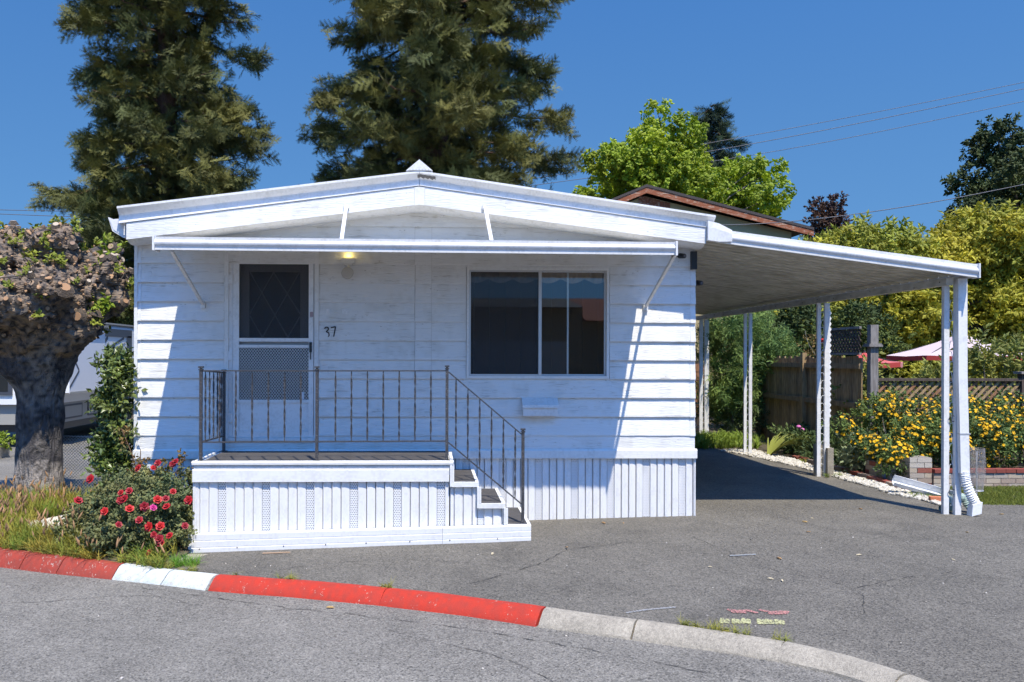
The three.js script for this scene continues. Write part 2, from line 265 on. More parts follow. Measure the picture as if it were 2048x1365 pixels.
// ---------- mobile home ----------
const XL = -3.23, XR = 2.97, APX = -0.118;
const home = thing('mobile_home', 'white mobile home with lap siding, low gable roof and ribbed skirting', 'house');
const yk = (k) => 0.9 + 0.2105 * k;
{ // inner shell, closed, with real openings for the window and the door
  const wall = std({ color: rgb(0.42, 0.40, 0.36), roughness: 0.9 });
  const Wx0 = 0.43, Wx1 = 1.975, Wy0 = 1.56, Wy1 = 2.745, Dx0 = -2.2, Dx1 = -1.25;
  add(home, 'front_wall', [ex(XL + 0.02, Dx0, 0.6, 3.28, -0.1, -0.004), ex(Dx0, Dx1, 2.88, 3.28, -0.1, -0.004), ex(Dx0, Dx1, 0.6, 0.88, -0.1, -0.004), ex(Dx1, Wx0, 0.6, 3.28, -0.1, -0.004), ex(Wx0, Wx1, 0.6, Wy0, -0.1, -0.004), ex(Wx0, Wx1, Wy1, 3.28, -0.1, -0.004), ex(Wx1, XR - 0.02, 0.6, 3.28, -0.1, -0.004)], wall);
  add(home, 'side_wall', ex(XL + 0.02, XL + 0.1, 0.6, 3.28, -13, -0.102), M.siding);
  add(home, 'side_wall', ex(XR - 0.1, XR - 0.02, 0.6, 3.28, -13, -0.102), M.siding);
  add(home, 'back_wall', ex(XL + 0.02, XR - 0.02, 0.6, 3.28, -13.1, -13.002), M.siding);
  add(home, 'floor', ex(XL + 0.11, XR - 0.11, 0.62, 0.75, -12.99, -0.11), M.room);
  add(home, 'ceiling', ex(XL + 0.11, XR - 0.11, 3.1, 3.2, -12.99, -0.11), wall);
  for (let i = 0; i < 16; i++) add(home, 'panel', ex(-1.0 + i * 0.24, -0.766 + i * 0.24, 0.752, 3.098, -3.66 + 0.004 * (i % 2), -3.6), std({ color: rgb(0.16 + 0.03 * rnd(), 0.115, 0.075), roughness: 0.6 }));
  const cur = []; for (let i = 0; i < 60; i++) { const x = 0.38 + i * 0.028, dip = 0.05 * Math.abs(Math.sin(i * 0.32)); cur.push([V(x, 2.80, -0.14 - 0.018 * Math.sin(i * 1.2)), V(x, 2.66 - dip, -0.14 - 0.02 * Math.sin(i * 1.2))]); }
  add(home, 'valance', loft(cur, { closed: false }), std({ color: rgb(0.35, 0.27, 0.2), roughness: 0.9, side: THREE.DoubleSide }));
}
{ // lap siding, one board at a time
  const board = (k, x0, x1, top) => {
    const y0 = yk(k), y1 = top ?? yk(k + 1) + 0.012, jig = rr(-0.0012, 0.0012);
    const g = alongX([[0.001, y0 + 0.012], [0.014, y0 + 0.012], [0.024, y0 - 0.002], [0.031 + jig, y0 - 0.002], [0.032 + jig, y0 + 0.006], [0.007, y1], [0.001, y1]], x0, x1);
    add(home, 'siding_board', metric(g, rnd() * 7, rnd() * 7), M.siding);
  };
  const cap = (k, x0, x1, out) => { const y0 = yk(k) - 0.004, y1 = yk(k + 1) + 0.004; add(home, 'corner_cap', alongX([[0.0005, y0], [0.036, y0], [0.036, y0 + 0.012], [0.0115, y1], [0.0005, y1]], x0, x1), M.metalWhite); };
  for (let k = 0; k < 12; k++) {
    const L = XL + 0.065, R = XR - 0.055;
    if (k === 11) { board(k, -2.0, 1.7, 3.42); continue; }
    if (k >= 9) { board(k, L, -0.172); board(k, -0.17, 0.016); board(k, 0.018, R); if (k === 9) { cap(k, XL + 0.03, L, -1); cap(k, R, XR, 1); } continue; }
    board(k, L, -2.262);
    board(k, -1.224, -0.172 + 0.002 * (k % 3)); board(k, -0.168 + 0.002 * (k % 3), 0.016);
    if (yk(k + 1) > 1.54 && yk(k) < 2.75) { board(k, 0.018, 0.40, k === 8 ? undefined : undefined); board(k, 2.006, R); }
    else board(k, 0.018, R);
    cap(k, XL + 0.03, L, -1); cap(k, R, XR + 0.004, 1);
  }
  add(home, 'head_strip', ex(0.40, 2.006, 2.7745, 2.80, 0.001, 0.02), M.trim);
  add(home, 'corner_post', ex(XL - 0.006, XL + 0.029, 0.66, 3.02, -0.08, 0.034), M.trim);
  // short boards just under the sill and the base board of the wall
  add(home, 'base_board', alongX([[0.001, 0.752], [0.026, 0.752], [0.022, 0.908], [0.001, 0.908]], XL + 0.03, XR), M.siding);
  add(home, 'belly_band', alongX([[0.0, 0.648], [0.046, 0.648], [0.046, 0.735], [0.03, 0.7515], [0.0, 0.7515]], XL - 0.012, XR + 0.022), M.trim);
}
// ribbed skirting: panels of four ribs and a pierced vent strip
const ventHoles = rep(texture(64, 128, (u, v) => { const a = (u * 4) % 1, row = Math.floor(v * 8), b = (v * 8) % 1, x = (a + (row % 2) * 0.5) % 1; const d = Math.abs(x - 0.5) * 1.4 + Math.abs(b - 0.5) * 1.1; const k = d < 0.44 ? 0 : 1; return [k, k, k]; }), 0.068, 0.142);
ventHoles.magFilter = THREE.LinearFilter;
M.vent = std({ color: rgb(0.8, 0.8, 0.81), roughness: 0.4, alphaMap: ventHoles, alphaTest: 0.5, side: THREE.DoubleSide });
function skirting(parent, x0, x1, vent0, pitch, y0, y1, z, void_ = true) { // y0: function of x
  const vw = 0.074, fw = (pitch - vw) / 4;
  for (let k = -12; k < 14; k++) {
    const v = vent0 + k * pitch;
    const va = Math.max(v - vw / 2, x0), vb = Math.min(v + vw / 2, x1);
    if (vb - va > 0.01) {
      const b = Math.max(y0(va), y0(vb)) ;
      const g = new THREE.PlaneGeometry(vb - va, y1 - b); g.translate((va + vb) / 2, (y1 + b) / 2, z + 0.004);
      const uv = g.attributes.uv, p = g.attributes.position; for (let i = 0; i < p.count; i++) uv.setXY(i, p.getX(i) - v + vw / 2, p.getY(i));
      add(parent, 'vent_strip', g, M.vent);
    }
    for (let f = 0; f < 4; f++) {
      const a = v + vw / 2 + f * fw, b = a + fw, A = Math.max(a, x0), B = Math.min(b, x1);
      if (B - A < 0.012) continue;
      const w = rr(-0.0025, 0.0025), prof = [[A + 0.001, -0.008], [A + 0.002, 0.010], [A + 0.006, 0.022 + w], [A + 0.013, 0.013], [lerp(A, B, 0.5), 0.0145 + w * 0.6], [B - 0.009, 0.008], [B - 0.004, 0.004], [B - 0.003, -0.008]];
      const bulge = rr(-0.002, 0.003), R = []; for (let s = 0; s <= 4; s++) { const t = s / 4; R.push(prof.map(([x, o]) => V(x, lerp(y0(x), y1, t), z + o + bulge * Math.sin(t * 3.1) ))); }
      add(parent, 'skirting_rib', metric(loft(R, { closed: false, crease: 0.5 }), rnd() * 3, rnd() * 3), M.skirt);
    }
  }
}
{
  const gy = (x) => lotY(x, 0) - 0.012;
  skirting(home, XL, XR - 0.004, 1.217, 0.404, gy, 0.655, 0.0);
  add(home, 'skirting_backing', [ex(XL + 0.01, XR - 0.02, -0.2, 0.655, -0.14, -0.05), ex(XR - 0.03, XR - 0.004, -0.2, 0.655, -13, -0.052), ex(XL + 0.004, XL + 0.03, -0.3, 0.655, -13, -0.052)], M.skirt);
  add(home, 'skirting_corner', ex(XR - 0.0035, XR + 0.012, gy(XR), 0.646, -0.05, 0.022), M.skirt);
}
{ // roof edge
  const line = (l, a, r, xl = XL, xr = XR) => (x) => x < APX ? lerp(l, a, (x - xl) / (APX - xl)) : lerp(a, r, (x - APX) / (xr - APX));
  const fT = line(3.169, 3.592, 3.174), fB = line(2.996, 3.398, 3.004), top = line(3.344, 3.752, 3.306, -3.286, 3.066);
  const strip = (xs, prof) => loft(xs.map((x) => prof(x).map(([z, y]) => V(x, y, z))));
  const rake = (x) => [[0.345, fB(x)], [0.38, fB(x)], [0.38, fT(x)], [0.345, fT(x)]];
  add(home, 'rake_board', metric(strip([-3.2, APX - 0.055], rake), 1, 2), M.siding);
  add(home, 'rake_board', metric(strip([APX + 0.06, 2.972], rake), 4, 1), M.siding);
  const plate = strip([APX - 0.053, APX, APX + 0.058], (x) => [[0.345, fB(x) - 0.004], [0.384, fB(x) - 0.004], [0.384, fT(x) - 0.003], [0.345, fT(x) - 0.003]]);
  add(home, 'peak_plate', plate, M.trim);
  const edge = (x) => { const t = top(x), f = fT(x), m = lerp(t, f, 0.52); return [[0.2, f + 0.006], [0.39, f + 0.006], [0.39, f + 0.013], [0.36, f + 0.016], [0.352, m - 0.01], [0.352, m + 0.006], [0.405, t - 0.03], [0.418, t - 0.024], [0.418, t - 0.002], [0.2, t - 0.002]]; };
  add(home, 'roof_edge', strip([-3.286, APX - 0.002], edge), M.metalWhite);
  add(home, 'roof_edge', strip([APX + 0.002, 3.066], edge), M.metalWhite);
  const soff = (x) => { const b = fB(x); return [[0.344, b + 0.03], [0.344, b + 0.002], [0.31, b - 0.022], [0.24, b - 0.036], [0.15, b - 0.036], [0.06, b - 0.026], [0.012, b - 0.02], [0.012, b + 0.03]]; };
  const s1 = loft([-3.2, APX - 0.03].map((x) => soff(x).map(([z, y]) => V(x, y, z))), { crease: 0.6 }), s2 = loft([APX + 0.03, 2.97].map((x) => soff(x).map(([z, y]) => V(x, y, z))), { crease: 0.6 });
  add(home, 'soffit', s1, M.metalWhite); add(home, 'soffit', s2, M.metalWhite);
  add(home, 'soffit_joint', strip([APX - 0.05, APX, APX + 0.05], (x) => { const b = fB(x) - 0.004; return [[0.344, b + 0.03], [0.344, b + 0.002], [0.24, b - 0.038], [0.15, b - 0.038], [0.012, b - 0.024], [0.012, b + 0.03]]; }), M.metalWhite);
  const roof = loft([-3.28, APX, 3.06].map((x) => [V(x, top(x) - 0.14, -13.4), V(x, top(x) - 0.14, 0.199), V(x, top(x) - 0.004, 0.41), V(x, top(x) - 0.004, -13.4)]));
  add(home, 'roof', roof, M.metalWhite);
  const rc = [[APX - 0.14, 3.75], [APX + 0.14, 3.752], [APX, 3.868]];
  const ridge = add(home, 'ridge_cap', loft([0.425, -13.3].map((z) => rc.map(([x, y]) => V(x, y, z)))), M.metalWhite);
  for (let i = 0; i < 7; i++) { const s = new THREE.SphereGeometry(0.005, 6, 5); s.translate(APX - 0.1 + i * 0.033, 3.764, 0.426); add(ridge, 'screw', s, M.alu); }
  // tar patch under the peak
  const tp = []; for (let i = 0; i <= 12; i++) { const x = APX - 0.02 + i * 0.016, w = 0.022 + 0.008 * Math.sin(i * 2.1); tp.push([V(x, top(x) - 0.034 - w * 0.2, 0.405 - w * 0.2), V(x, top(x) - 0.045 - w * 0.9, 0.386 - w * 0.6)]); }
  add(home, 'tar_patch', loft(tp, { closed: false }), std({ color: rgb(0.16, 0.15, 0.14), roughness: 0.9, side: THREE.DoubleSide }));
  // gutter along the left eave, its open end towards the road
  const gp = [[-3.42, 3.245], [-3.41, 3.245], [-3.36, 3.11], [-3.255, 3.045], [-3.245, 3.045], [-3.245, 3.25], [-3.235, 3.25], [-3.235, 3.03], [-3.262, 3.03], [-3.375, 3.1]];
  const gut = add(home, 'gutter', loft([0.3, -13.3].map((z) => gp.map(([x, y]) => V(x, y, z)))), M.metalWhite);
  add(gut, 'end_cap', loft([0.306, 0.302].map((z) => [[-3.405, 3.22], [-3.36, 3.112], [-3.256, 3.048], [-3.247, 3.235]].map(([x, y]) => V(x, y, z)))), M.metalWhite);
}
{ // door: casing, storm door, inner door
  const casing = add(home, 'door_casing', [ex(-2.258, -2.212, 0.86, 2.9, 0.0, 0.034), ex(-1.272, -1.226, 0.86, 2.9, 0.0, 0.034), ex(-2.258, -1.226, 2.9, 2.945, 0.0, 0.034)], M.trim);
  add(casing, 'inner_stop', [ex(-2.211, -2.17, 0.86, 2.899, -0.06, 0.018), ex(-1.28, -1.273, 0.86, 2.899, -0.06, 0.018), ex(-2.169, -1.281, 2.86, 2.899, -0.06, 0.018), ex(-2.211, -1.273, 0.845, 0.875, -0.06, 0.05)], M.metalWhite);
  const d = add(home, 'storm_door', [ex(-2.165, -2.098, 0.885, 2.854, 0.002, 0.03), ex(-1.337, -1.284, 0.885, 2.854, 0.002, 0.03), ex(-2.097, -1.338, 2.79, 2.853, 0.003, 0.029), ex(-2.097, -1.338, 1.935, 1.975, 0.003, 0.029), ex(-2.097, -1.338, 1.868, 1.9, 0.003, 0.029), ex(-2.097, -1.338, 1.262, 1.295, 0.003, 0.029), ex(-2.097, -1.338, 0.886, 0.95, 0.003, 0.029)], M.metalWhite);
  add(d, 'kick_panel', ex(-2.097, -1.338, 0.951, 1.261, 0.008, 0.016), M.metalWhite);
  add(d, 'insect_screen', ex(-2.097, -1.338, 1.976, 2.789, 0.012, 0.0125), M.screen);
  const bars = []; const x0 = -2.097, x1 = -1.338, y0 = 1.296, y1 = 1.867, px = 0.03, py = 0.019; // pressed diamond grille
  const seg = (x, y, X, Y) => bars.push(rod(V(x, y, 0.014), V(X, Y, 0.014), 0.0032, 0.0055));
  for (const s of [1, -1]) for (let k = -40; k < 80; k++) { let xa = x0 + k * px, ya = s > 0 ? y0 : y1, xb = xa + (y1 - y0) / py * px / 1.0 * 0.5, yb = s > 0 ? y1 : y0; const dx = xb - xa, dy = yb - ya; let t0 = 0, t1 = 1; if (xa < x0) t0 = (x0 - xa) / dx; if (xb > x1) t1 = (x1 - xa) / dx; if (t1 - t0 > 0.02) seg(xa + dx * t0, ya + dy * t0, xa + dx * t1, ya + dy * t1); }
  const gr = add(d, 'grille', bars, M.alu); gr.userData.kind = 'stuff';
  add(d, 'grille_screen', ex(-2.097, -1.338, 1.296, 1.867, 0.007, 0.0075), M.screen);
  add(d, 'handle', [ex(-1.327, -1.3, 1.82, 1.93, 0.0305, 0.05), ex(-1.318, -1.309, 1.74, 1.82, 0.036, 0.052)], M.black);
  add(d, 'handle', ex(-1.325, -1.295, 2.20, 2.255, 0.0305, 0.036), M.alu);
  for (const y of [1.1, 1.78, 2.62]) add(d, 'hinge', [ex(-2.21, -2.166, y - 0.05, y + 0.05, 0.0185, 0.04)], M.metalWhite);
  add(d, 'sticker', ex(-1.43, -1.385, 1.3, 1.38, 0.018, 0.0185), std({ color: rgb(0.55, 0.58, 0.62), roughness: 0.6 }));
  add(d, 'sticker', ex(-1.322, -1.288, 2.21, 2.265, 0.0365, 0.038), std({ color: rgb(0.34, 0.24, 0.26), roughness: 0.6 }));
  // inner door with a glazed upper part and diamond glazing bars
  const inner = add(home, 'inner_door', [ex(-2.165, -2.0, 0.88, 2.86, -0.075, -0.035), ex(-1.44, -1.281, 0.88, 2.86, -0.075, -0.035), ex(-2.0, -1.44, 2.71, 2.86, -0.075, -0.035), ex(-2.0, -1.44, 0.88, 1.98, -0.075, -0.035)], std({ color: rgb(0.5, 0.5, 0.5), roughness: 0.55 }));
  add(inner, 'pane', ex(-1.999, -1.441, 1.981, 2.709, -0.062, -0.058), std({ color: rgb(0.055, 0.05, 0.045), roughness: 0.12 }));
  const U = (u, v) => V(-1.995 + u * 0.55, 2.705 - v * 0.72, -0.05);
  for (const [a, b, c, e] of [[0, 0, 0.76, 1], [0.99, 0, 0.25, 1], [0.47, 0, 1, 0.63], [0.47, 0, 0, 0.64], [0, 0.67, 0.25, 1], [1, 0.68, 0.76, 1]]) add(inner, 'glazing_bar', rod(U(a, b), U(c, e), 0.012, 0.014), std({ color: rgb(0.42, 0.42, 0.42), roughness: 0.6 }));
}
{ // sliding window
  const f = add(home, 'window', [ex(0.405, 0.432, 1.536, 2.772, -0.06, 0.03), ex(1.972, 2.0, 1.536, 2.772, -0.06, 0.03), ex(0.433, 1.971, 2.742, 2.773, -0.06, 0.03), ex(0.433, 1.971, 1.535, 1.564, -0.06, 0.032)], M.trim);
  add(f, 'mullion', ex(1.208, 1.242, 1.565, 2.741, -0.02, 0.026), M.alu);
  add(f, 'sash', [ex(0.434, 0.452, 1.566, 2.74, 0.0, 0.022), ex(0.453, 1.207, 2.722, 2.74, 0.0, 0.022), ex(0.453, 1.207, 1.566, 1.584, 0.0, 0.022)], M.alu);
  add(f, 'sash', [ex(1.95, 1.969, 1.566, 2.74, -0.03, -0.01), ex(1.243, 1.949, 2.722, 2.74, -0.03, -0.01), ex(1.243, 1.949, 1.566, 1.584, -0.03, -0.01)], M.alu);
  add(f, 'pane', ex(1.243, 1.949, 1.585, 2.721, -0.021, -0.019).deleteAttribute('uv') && new THREE.PlaneGeometry(0.706, 1.136).translate(1.596, 2.153, -0.02), M.glass);
  add(f, 'pane', new THREE.PlaneGeometry(0.754, 1.136).translate(0.83, 2.153, -0.012), M.glass);
  add(f, 'insect_screen', new THREE.PlaneGeometry(0.754, 1.136).translate(0.83, 2.153, 0.012), M.screen);
  add(f, 'interior_stile', ex(1.535, 1.555, 1.585, 2.72, -0.05, -0.035), M.alu);
}
{ // painted house number 37, two brush strokes each
  const ink = std({ color: rgb(0.008, 0.008, 0.01), roughness: 0.5 });
  const stroke = (pts) => { const g = pipe(pts.map(([x, y]) => V(x, y, 0)), 0.0075, 30, 6); g.scale(1, 1, 0.35); return g; };
  const three = stroke([[-1.163, 2.078], [-1.15, 2.096], [-1.128, 2.094], [-1.12, 2.072], [-1.142, 2.048], [-1.12, 2.036], [-1.113, 2.008], [-1.135, 1.98], [-1.158, 1.984]]);
  const seven = join([stroke([[-1.094, 2.092], [-1.07, 2.097], [-1.042, 2.104]]), stroke([[-1.042, 2.104], [-1.05, 2.06], [-1.062, 1.992]])]);
  three.translate(0, 0, 0.027); seven.translate(0, 0, 0.027);
  add(home, 'house_number', three, ink); add(home, 'house_number', seven, ink);
  add(home, 'switch_plate', [ex(-1.15, -1.1, 2.235, 2.3, 0.018, 0.026), ex(-1.118, -1.106, 2.245, 2.29, 0.0265, 0.034)], M.metalWhite);
  add(home, 'switch_plate', ex(-0.97, -0.895, 2.242, 2.295, 0.018, 0.032), M.metalWhite);
}
{ // scribbled marks on the gable: a few short felt-pen strokes
  const ink = std({ color: rgb(0.02, 0.02, 0.025), roughness: 0.7 });
  const mark = (pts) => { const g = pipe(pts.map(([x, y]) => V(x, y, 0.0125)), 0.003, 12, 5); g.scale(1, 1, 1); return g; };
  add(home, 'pen_mark', [mark([[-0.685, 3.075], [-0.675, 3.04], [-0.665, 3.02]]), mark([[-0.56, 3.05], [-0.545, 3.025], [-0.52, 3.05], [-0.5, 3.025], [-0.47, 3.05]]), mark([[-0.32, 3.085], [-0.33, 3.05], [-0.345, 3.02]])], ink);
}

// ---------- awning over the front ----------
{
  const a = thing('awning', 'long white metal awning across the front of the mobile home', 'awning', [0, 0, 0]);
  const X0 = -2.652, X1 = 2.413, drop = (x) => lerp(0.006, -0.008, (x - X0) / (X1 - X0));
  const n = 16, w = (X1 - X0) / n;
  for (let i = 0; i < n; i++) {
    const x = X0 + i * w, o = drop(x), prof = [[x - 0.012, 0.0045], [x + 0.02, 0], [x + 0.03, 0.025], [x + 0.05, 0.025], [x + 0.06, 0], [x + w, 0]];
    const ring = (z, y) => [...prof.map(([X, h]) => V(X, y + h + o, z)), ...prof.slice().reverse().map(([X, h]) => V(X, y + h + o - 0.004, z))];
    add(a, 'roof_panel', loft([ring(0.05, 2.972), ring(1.2, 2.868)]), M.carportPan);
  }
  const gp = [[1.19, 2.785], [1.212, 2.785], [1.214, 2.818], [1.222, 2.826], [1.232, 2.842], [1.234, 2.857], [1.228, 2.87], [1.214, 2.878], [1.212, 2.882], [1.216, 2.91], [1.19, 2.91], [1.19, 2.9], [1.204, 2.9], [1.204, 2.795], [1.19, 2.795]];
  const front = add(a, 'gutter', loft([X0 + 0.02, X1 - 0.022].map((x) => gp.map(([z, y]) => V(x, y + drop(x), z))), { crease: 0.55 }), M.metalWhite);
  for (const x of [X0, X1 - 0.02]) add(front, 'end_cap', ex(x, x + 0.0195, 2.778 + drop(x), 2.918 + drop(x), 1.06, 1.24), M.metalWhite);
  for (const x of [-2.49, 2.407]) add(a, 'brace', [rod(V(x, 2.79, 1.17), V(x, 2.345, 0.04), 0.028, 0.028), ex(x - 0.025, x + 0.025, 2.30, 2.36, 0.02, 0.05)], M.metalWhite);
  for (const [x, X] of [[-0.856, -0.888], [0.595, 0.582]]) add(a, 'hanger_strap', [rod(V(x, 2.9, 1.205), V(X, 3.375, 0.41), 0.036, 0.014), ex(X - 0.028, X + 0.028, 3.345, 3.4, 0.385, 0.408)], M.metalWhite);
  add(a, 'wall_rail', ex(X0 + 0.01, X1 - 0.01, 2.945, 2.985, 0.024, 0.049), M.metalWhite);
}
{ // wall light with a glow on the boards above it
  const l = thing('wall_light', 'small white floodlight on the wall right of the front door', 'wall light', [-0.9, 2.7, 0]);
  add(l, 'bracket', [ex(-0.075, 0.07, 0.1, 0.155, 0.02, 0.075), ex(-0.05, 0.045, 0.075, 0.1, 0.02, 0.07)], M.metalWhite);
  add(l, 'arm', pipe([V(0, 0.08, 0.06), V(0.005, 0.05, 0.08), V(0, 0.02, 0.09)], 0.014, 10, 8), M.metalWhite);
  const head = new THREE.LatheGeometry([[0, -0.05], [0.03, -0.048], [0.05, -0.02], [0.064, 0.02], [0.066, 0.045], [0.06, 0.048], [0, 0.05]].map(([x, y]) => new THREE.Vector2(x, y)), 28); head.rotateX(Math.PI / 2 - 0.1); head.translate(0, -0.02, 0.12);
  add(l, 'lamp_head', head, std({ color: rgb(0.5, 0.46, 0.4), roughness: 0.5 }));
  add(l, 'glowing_tube', ex(-0.05, 0.045, 0.157, 0.168, 0.035, 0.06), new THREE.MeshStandardMaterial({ color: rgb(0.9, 0.8, 0.4), emissive: rgb(1, 0.78, 0.25), emissiveIntensity: 0.35 }));
  const p = new THREE.PointLight(rgb(1, 0.78, 0.25), 0.016, 1.5, 2); p.position.set(0, 0.185, 0.06); p.castShadow = true; p.name = 'lamp'; l.add(p);
}
{ // letter box below the window
  const b = thing('letter_box', 'white metal letter box on the siding below the window', 'letter box', [1.215, 1.12, 0]);
  add(b, 'box', alongX([[0.02, 0], [0.115, 0.004], [0.12, 0.115], [0.02, 0.13]], -0.185, 0.195), M.metalWhite);
  add(b, 'lid', alongX([[0.02, 0.205], [0.03, 0.205], [0.135, 0.125], [0.138, 0.095], [0.13, 0.095], [0.127, 0.12], [0.02, 0.195]], -0.195, 0.205), M.metalWhite);
}
{ // two cameras and a flat black box near the right corner
  const cam = (pos, dir, label) => { const c = thing('security_camera', label, 'camera', pos, 'cameras at the house corner'); const d = V(...dir).normalize(); const cyl = new THREE.CylinderGeometry(0.026, 0.03, 0.085, 14); cyl.applyQuaternion(aim(d)); add(c, 'housing', cyl, M.black); const lens = new THREE.CylinderGeometry(0.014, 0.014, 0.006, 12); lens.applyQuaternion(aim(d)); lens.translate(...d.clone().multiplyScalar(0.046).toArray()); add(c, 'lens', lens, std({ color: rgb(0.1, 0.1, 0.12), roughness: 0.1 })); return c; };
  const a = cam([2.80, 2.905, 0.09], [0.4, -0.15, 1], 'black bullet camera under the right end of the awning'); add(a, 'mount', rod(V(0, 0, 0), V(-0.06, 0.02, -0.075), 0.03), M.black);
  const b = cam([3.03, 2.615, -0.02], [0.25, -0.1, 1], 'black camera on the corner of the siding below the carport roof'); add(b, 'mount', rod(V(0, 0, -0.02), V(-0.06, 0, -0.03), 0.025), M.black);
  const s = thing('black_box', 'flat upright black box on the house corner under the roof', 'box', [2.955, 2.76, 0.0]); add(s, 'case', ex(-0.045, 0.02, 0, 0.2, 0.03, 0.075), M.black); add(s, 'bracket', ex(-0.03, 0.005, 0.06, 0.14, 0.012, 0.0295), M.alu);
}

// ---------- porch with steps ----------
{
  const p = thing('porch', 'white porch deck with four steps, ribbed skirting and a dark mat', 'porch', [0, 0, 0]);
  const base = (x) => lerp(0.030, 0.108, (x + 2.356) / 3.36);
  add(p, 'deck', ex(-2.30, 0.205, 0.60, 0.722, 0.05, 0.985), M.trim);
  for (let i = 0; i < 3; i++) { const za = 0.06 + i * 0.305, zb = za + 0.302; add(p, 'deck_mat', ex(-2.25, 0.195, 0.7225, 0.7335 - 0.0008 * i, za, zb), M.mat); }
  add(p, 'edge_trim', alongX([[0.98, 0.705], [1.018, 0.705], [1.02, 0.728], [1.0, 0.741], [0.976, 0.741]], -2.335, 0.238), M.trim);
  add(p, 'edge_trim', alongX([[0.98, 0.662], [1.0, 0.662], [1.002, 0.678], [0.98, 0.703]], -2.32, 0.2), M.metalWhite);
  add(p, 'edge_trim', ex(0.2055, 0.238, 0.705, 0.741, 0.04, 0.975), M.trim);
  add(p, 'edge_trim', ex(-2.335, -2.302, 0.69, 0.735, 0.04, 0.975), M.trim);
  add(p, 'band_board', alongX([[0.985, 0.535], [1.008, 0.535], [1.008, 0.652], [1.0, 0.66], [0.985, 0.66]], -2.33, 0.195), M.trim);
  add(p, 'side_board', ex(-2.33, -2.306, 0.02, 0.6, 0.05, 0.984), M.trim);
  skirting(p, -2.315, 0.2, -2.048, 0.4325, (x) => base(x) - 0.01, 0.54, 0.965);
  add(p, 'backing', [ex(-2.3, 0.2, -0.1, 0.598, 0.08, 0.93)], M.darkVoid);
  const step = (x0, x1, top, yb) => {
    const s = add(p, 'step', ex(x0, x1, Math.max(0.02, top - 0.3), top - 0.012, 0.04, 0.955), M.trim);
    add(s, 'tread_mat', ex(x0 + 0.002, x1 - 0.022, top - 0.0115, top, 0.06, 0.985), M.mat);
    add(s, 'nosing', ex(x0 - 0.02, x1 + 0.012, top - 0.05, top - 0.002, 0.986, 1.016), M.trim);
    add(s, 'nosing', ex(x1 - 0.0215, x1 + 0.01, top - 0.045, top + 0.003, 0.05, 0.985), M.trim);
    return s;
  };
  const s1 = step(0.222, 0.478, 0.532), s2 = step(0.495, 0.742, 0.318), s3 = step(0.76, 1.0, 0.108);
  for (const [x, a, b] of [[0.203, 0.482, 0.702], [0.473, 0.268, 0.482], [0.74, 0.10, 0.272]]) add(p, 'corner_trim', ex(x, x + 0.022, a + 0.004, b, 0.99, 1.02), M.trim);
  for (const [x, a, b] of [[0.2265, 0.534, 0.702], [0.4965, 0.32, 0.48], [0.7635, 0.112, 0.268]]) add(p, 'corner_trim', ex(x, x + 0.018, a, b, 0.992, 1.012), M.metalWhite);
  skirting(p, 0.205, 0.478, 0.12, 0.4325, (x) => base(x) - 0.01, 0.484, 0.962);
  skirting(p, 0.48, 0.742, 0.505, 0.4325, (x) => base(x) - 0.01, 0.27, 0.96);
  // grooved base board in two lengths, its foot following the ground
  for (const [x0, x1] of [[-2.358, 0.128], [0.131, 1.008]]) {
    const R = []; for (let i = 0; i <= 12; i++) { const x = lerp(x0, x1, i / 12), t = base(x), b = lotY(x, 1.05) - 0.012; const g1 = lerp(t, b, 0.36), g2 = lerp(t, b, 0.70); R.push([[0.99, t], [1.036, t - 0.004], [1.04, t - 0.01], [1.04, g1 + 0.004], [1.033, g1], [1.046, g1 - 0.006], [1.046, g2 + 0.004], [1.039, g2], [1.052, g2 - 0.006], [1.052, b], [0.99, b]].map(([z, y]) => V(x, y, z))); }
    const bb = add(p, 'base_board', loft(R), M.skirt);
    for (let x = x0 + 0.08; x < x1; x += 0.42) { const s = new THREE.SphereGeometry(0.007, 6, 5); s.translate(x + rr(-0.05, 0.05), lerp(base(x), lotY(x, 1.05), 0.8), 1.052); add(bb, 'screw', s, M.iron); }
  }
  add(p, 'base_side', ex(0.985, 1.0075, -0.06, 0.1, 0.05, 0.9895), M.skirt);
}
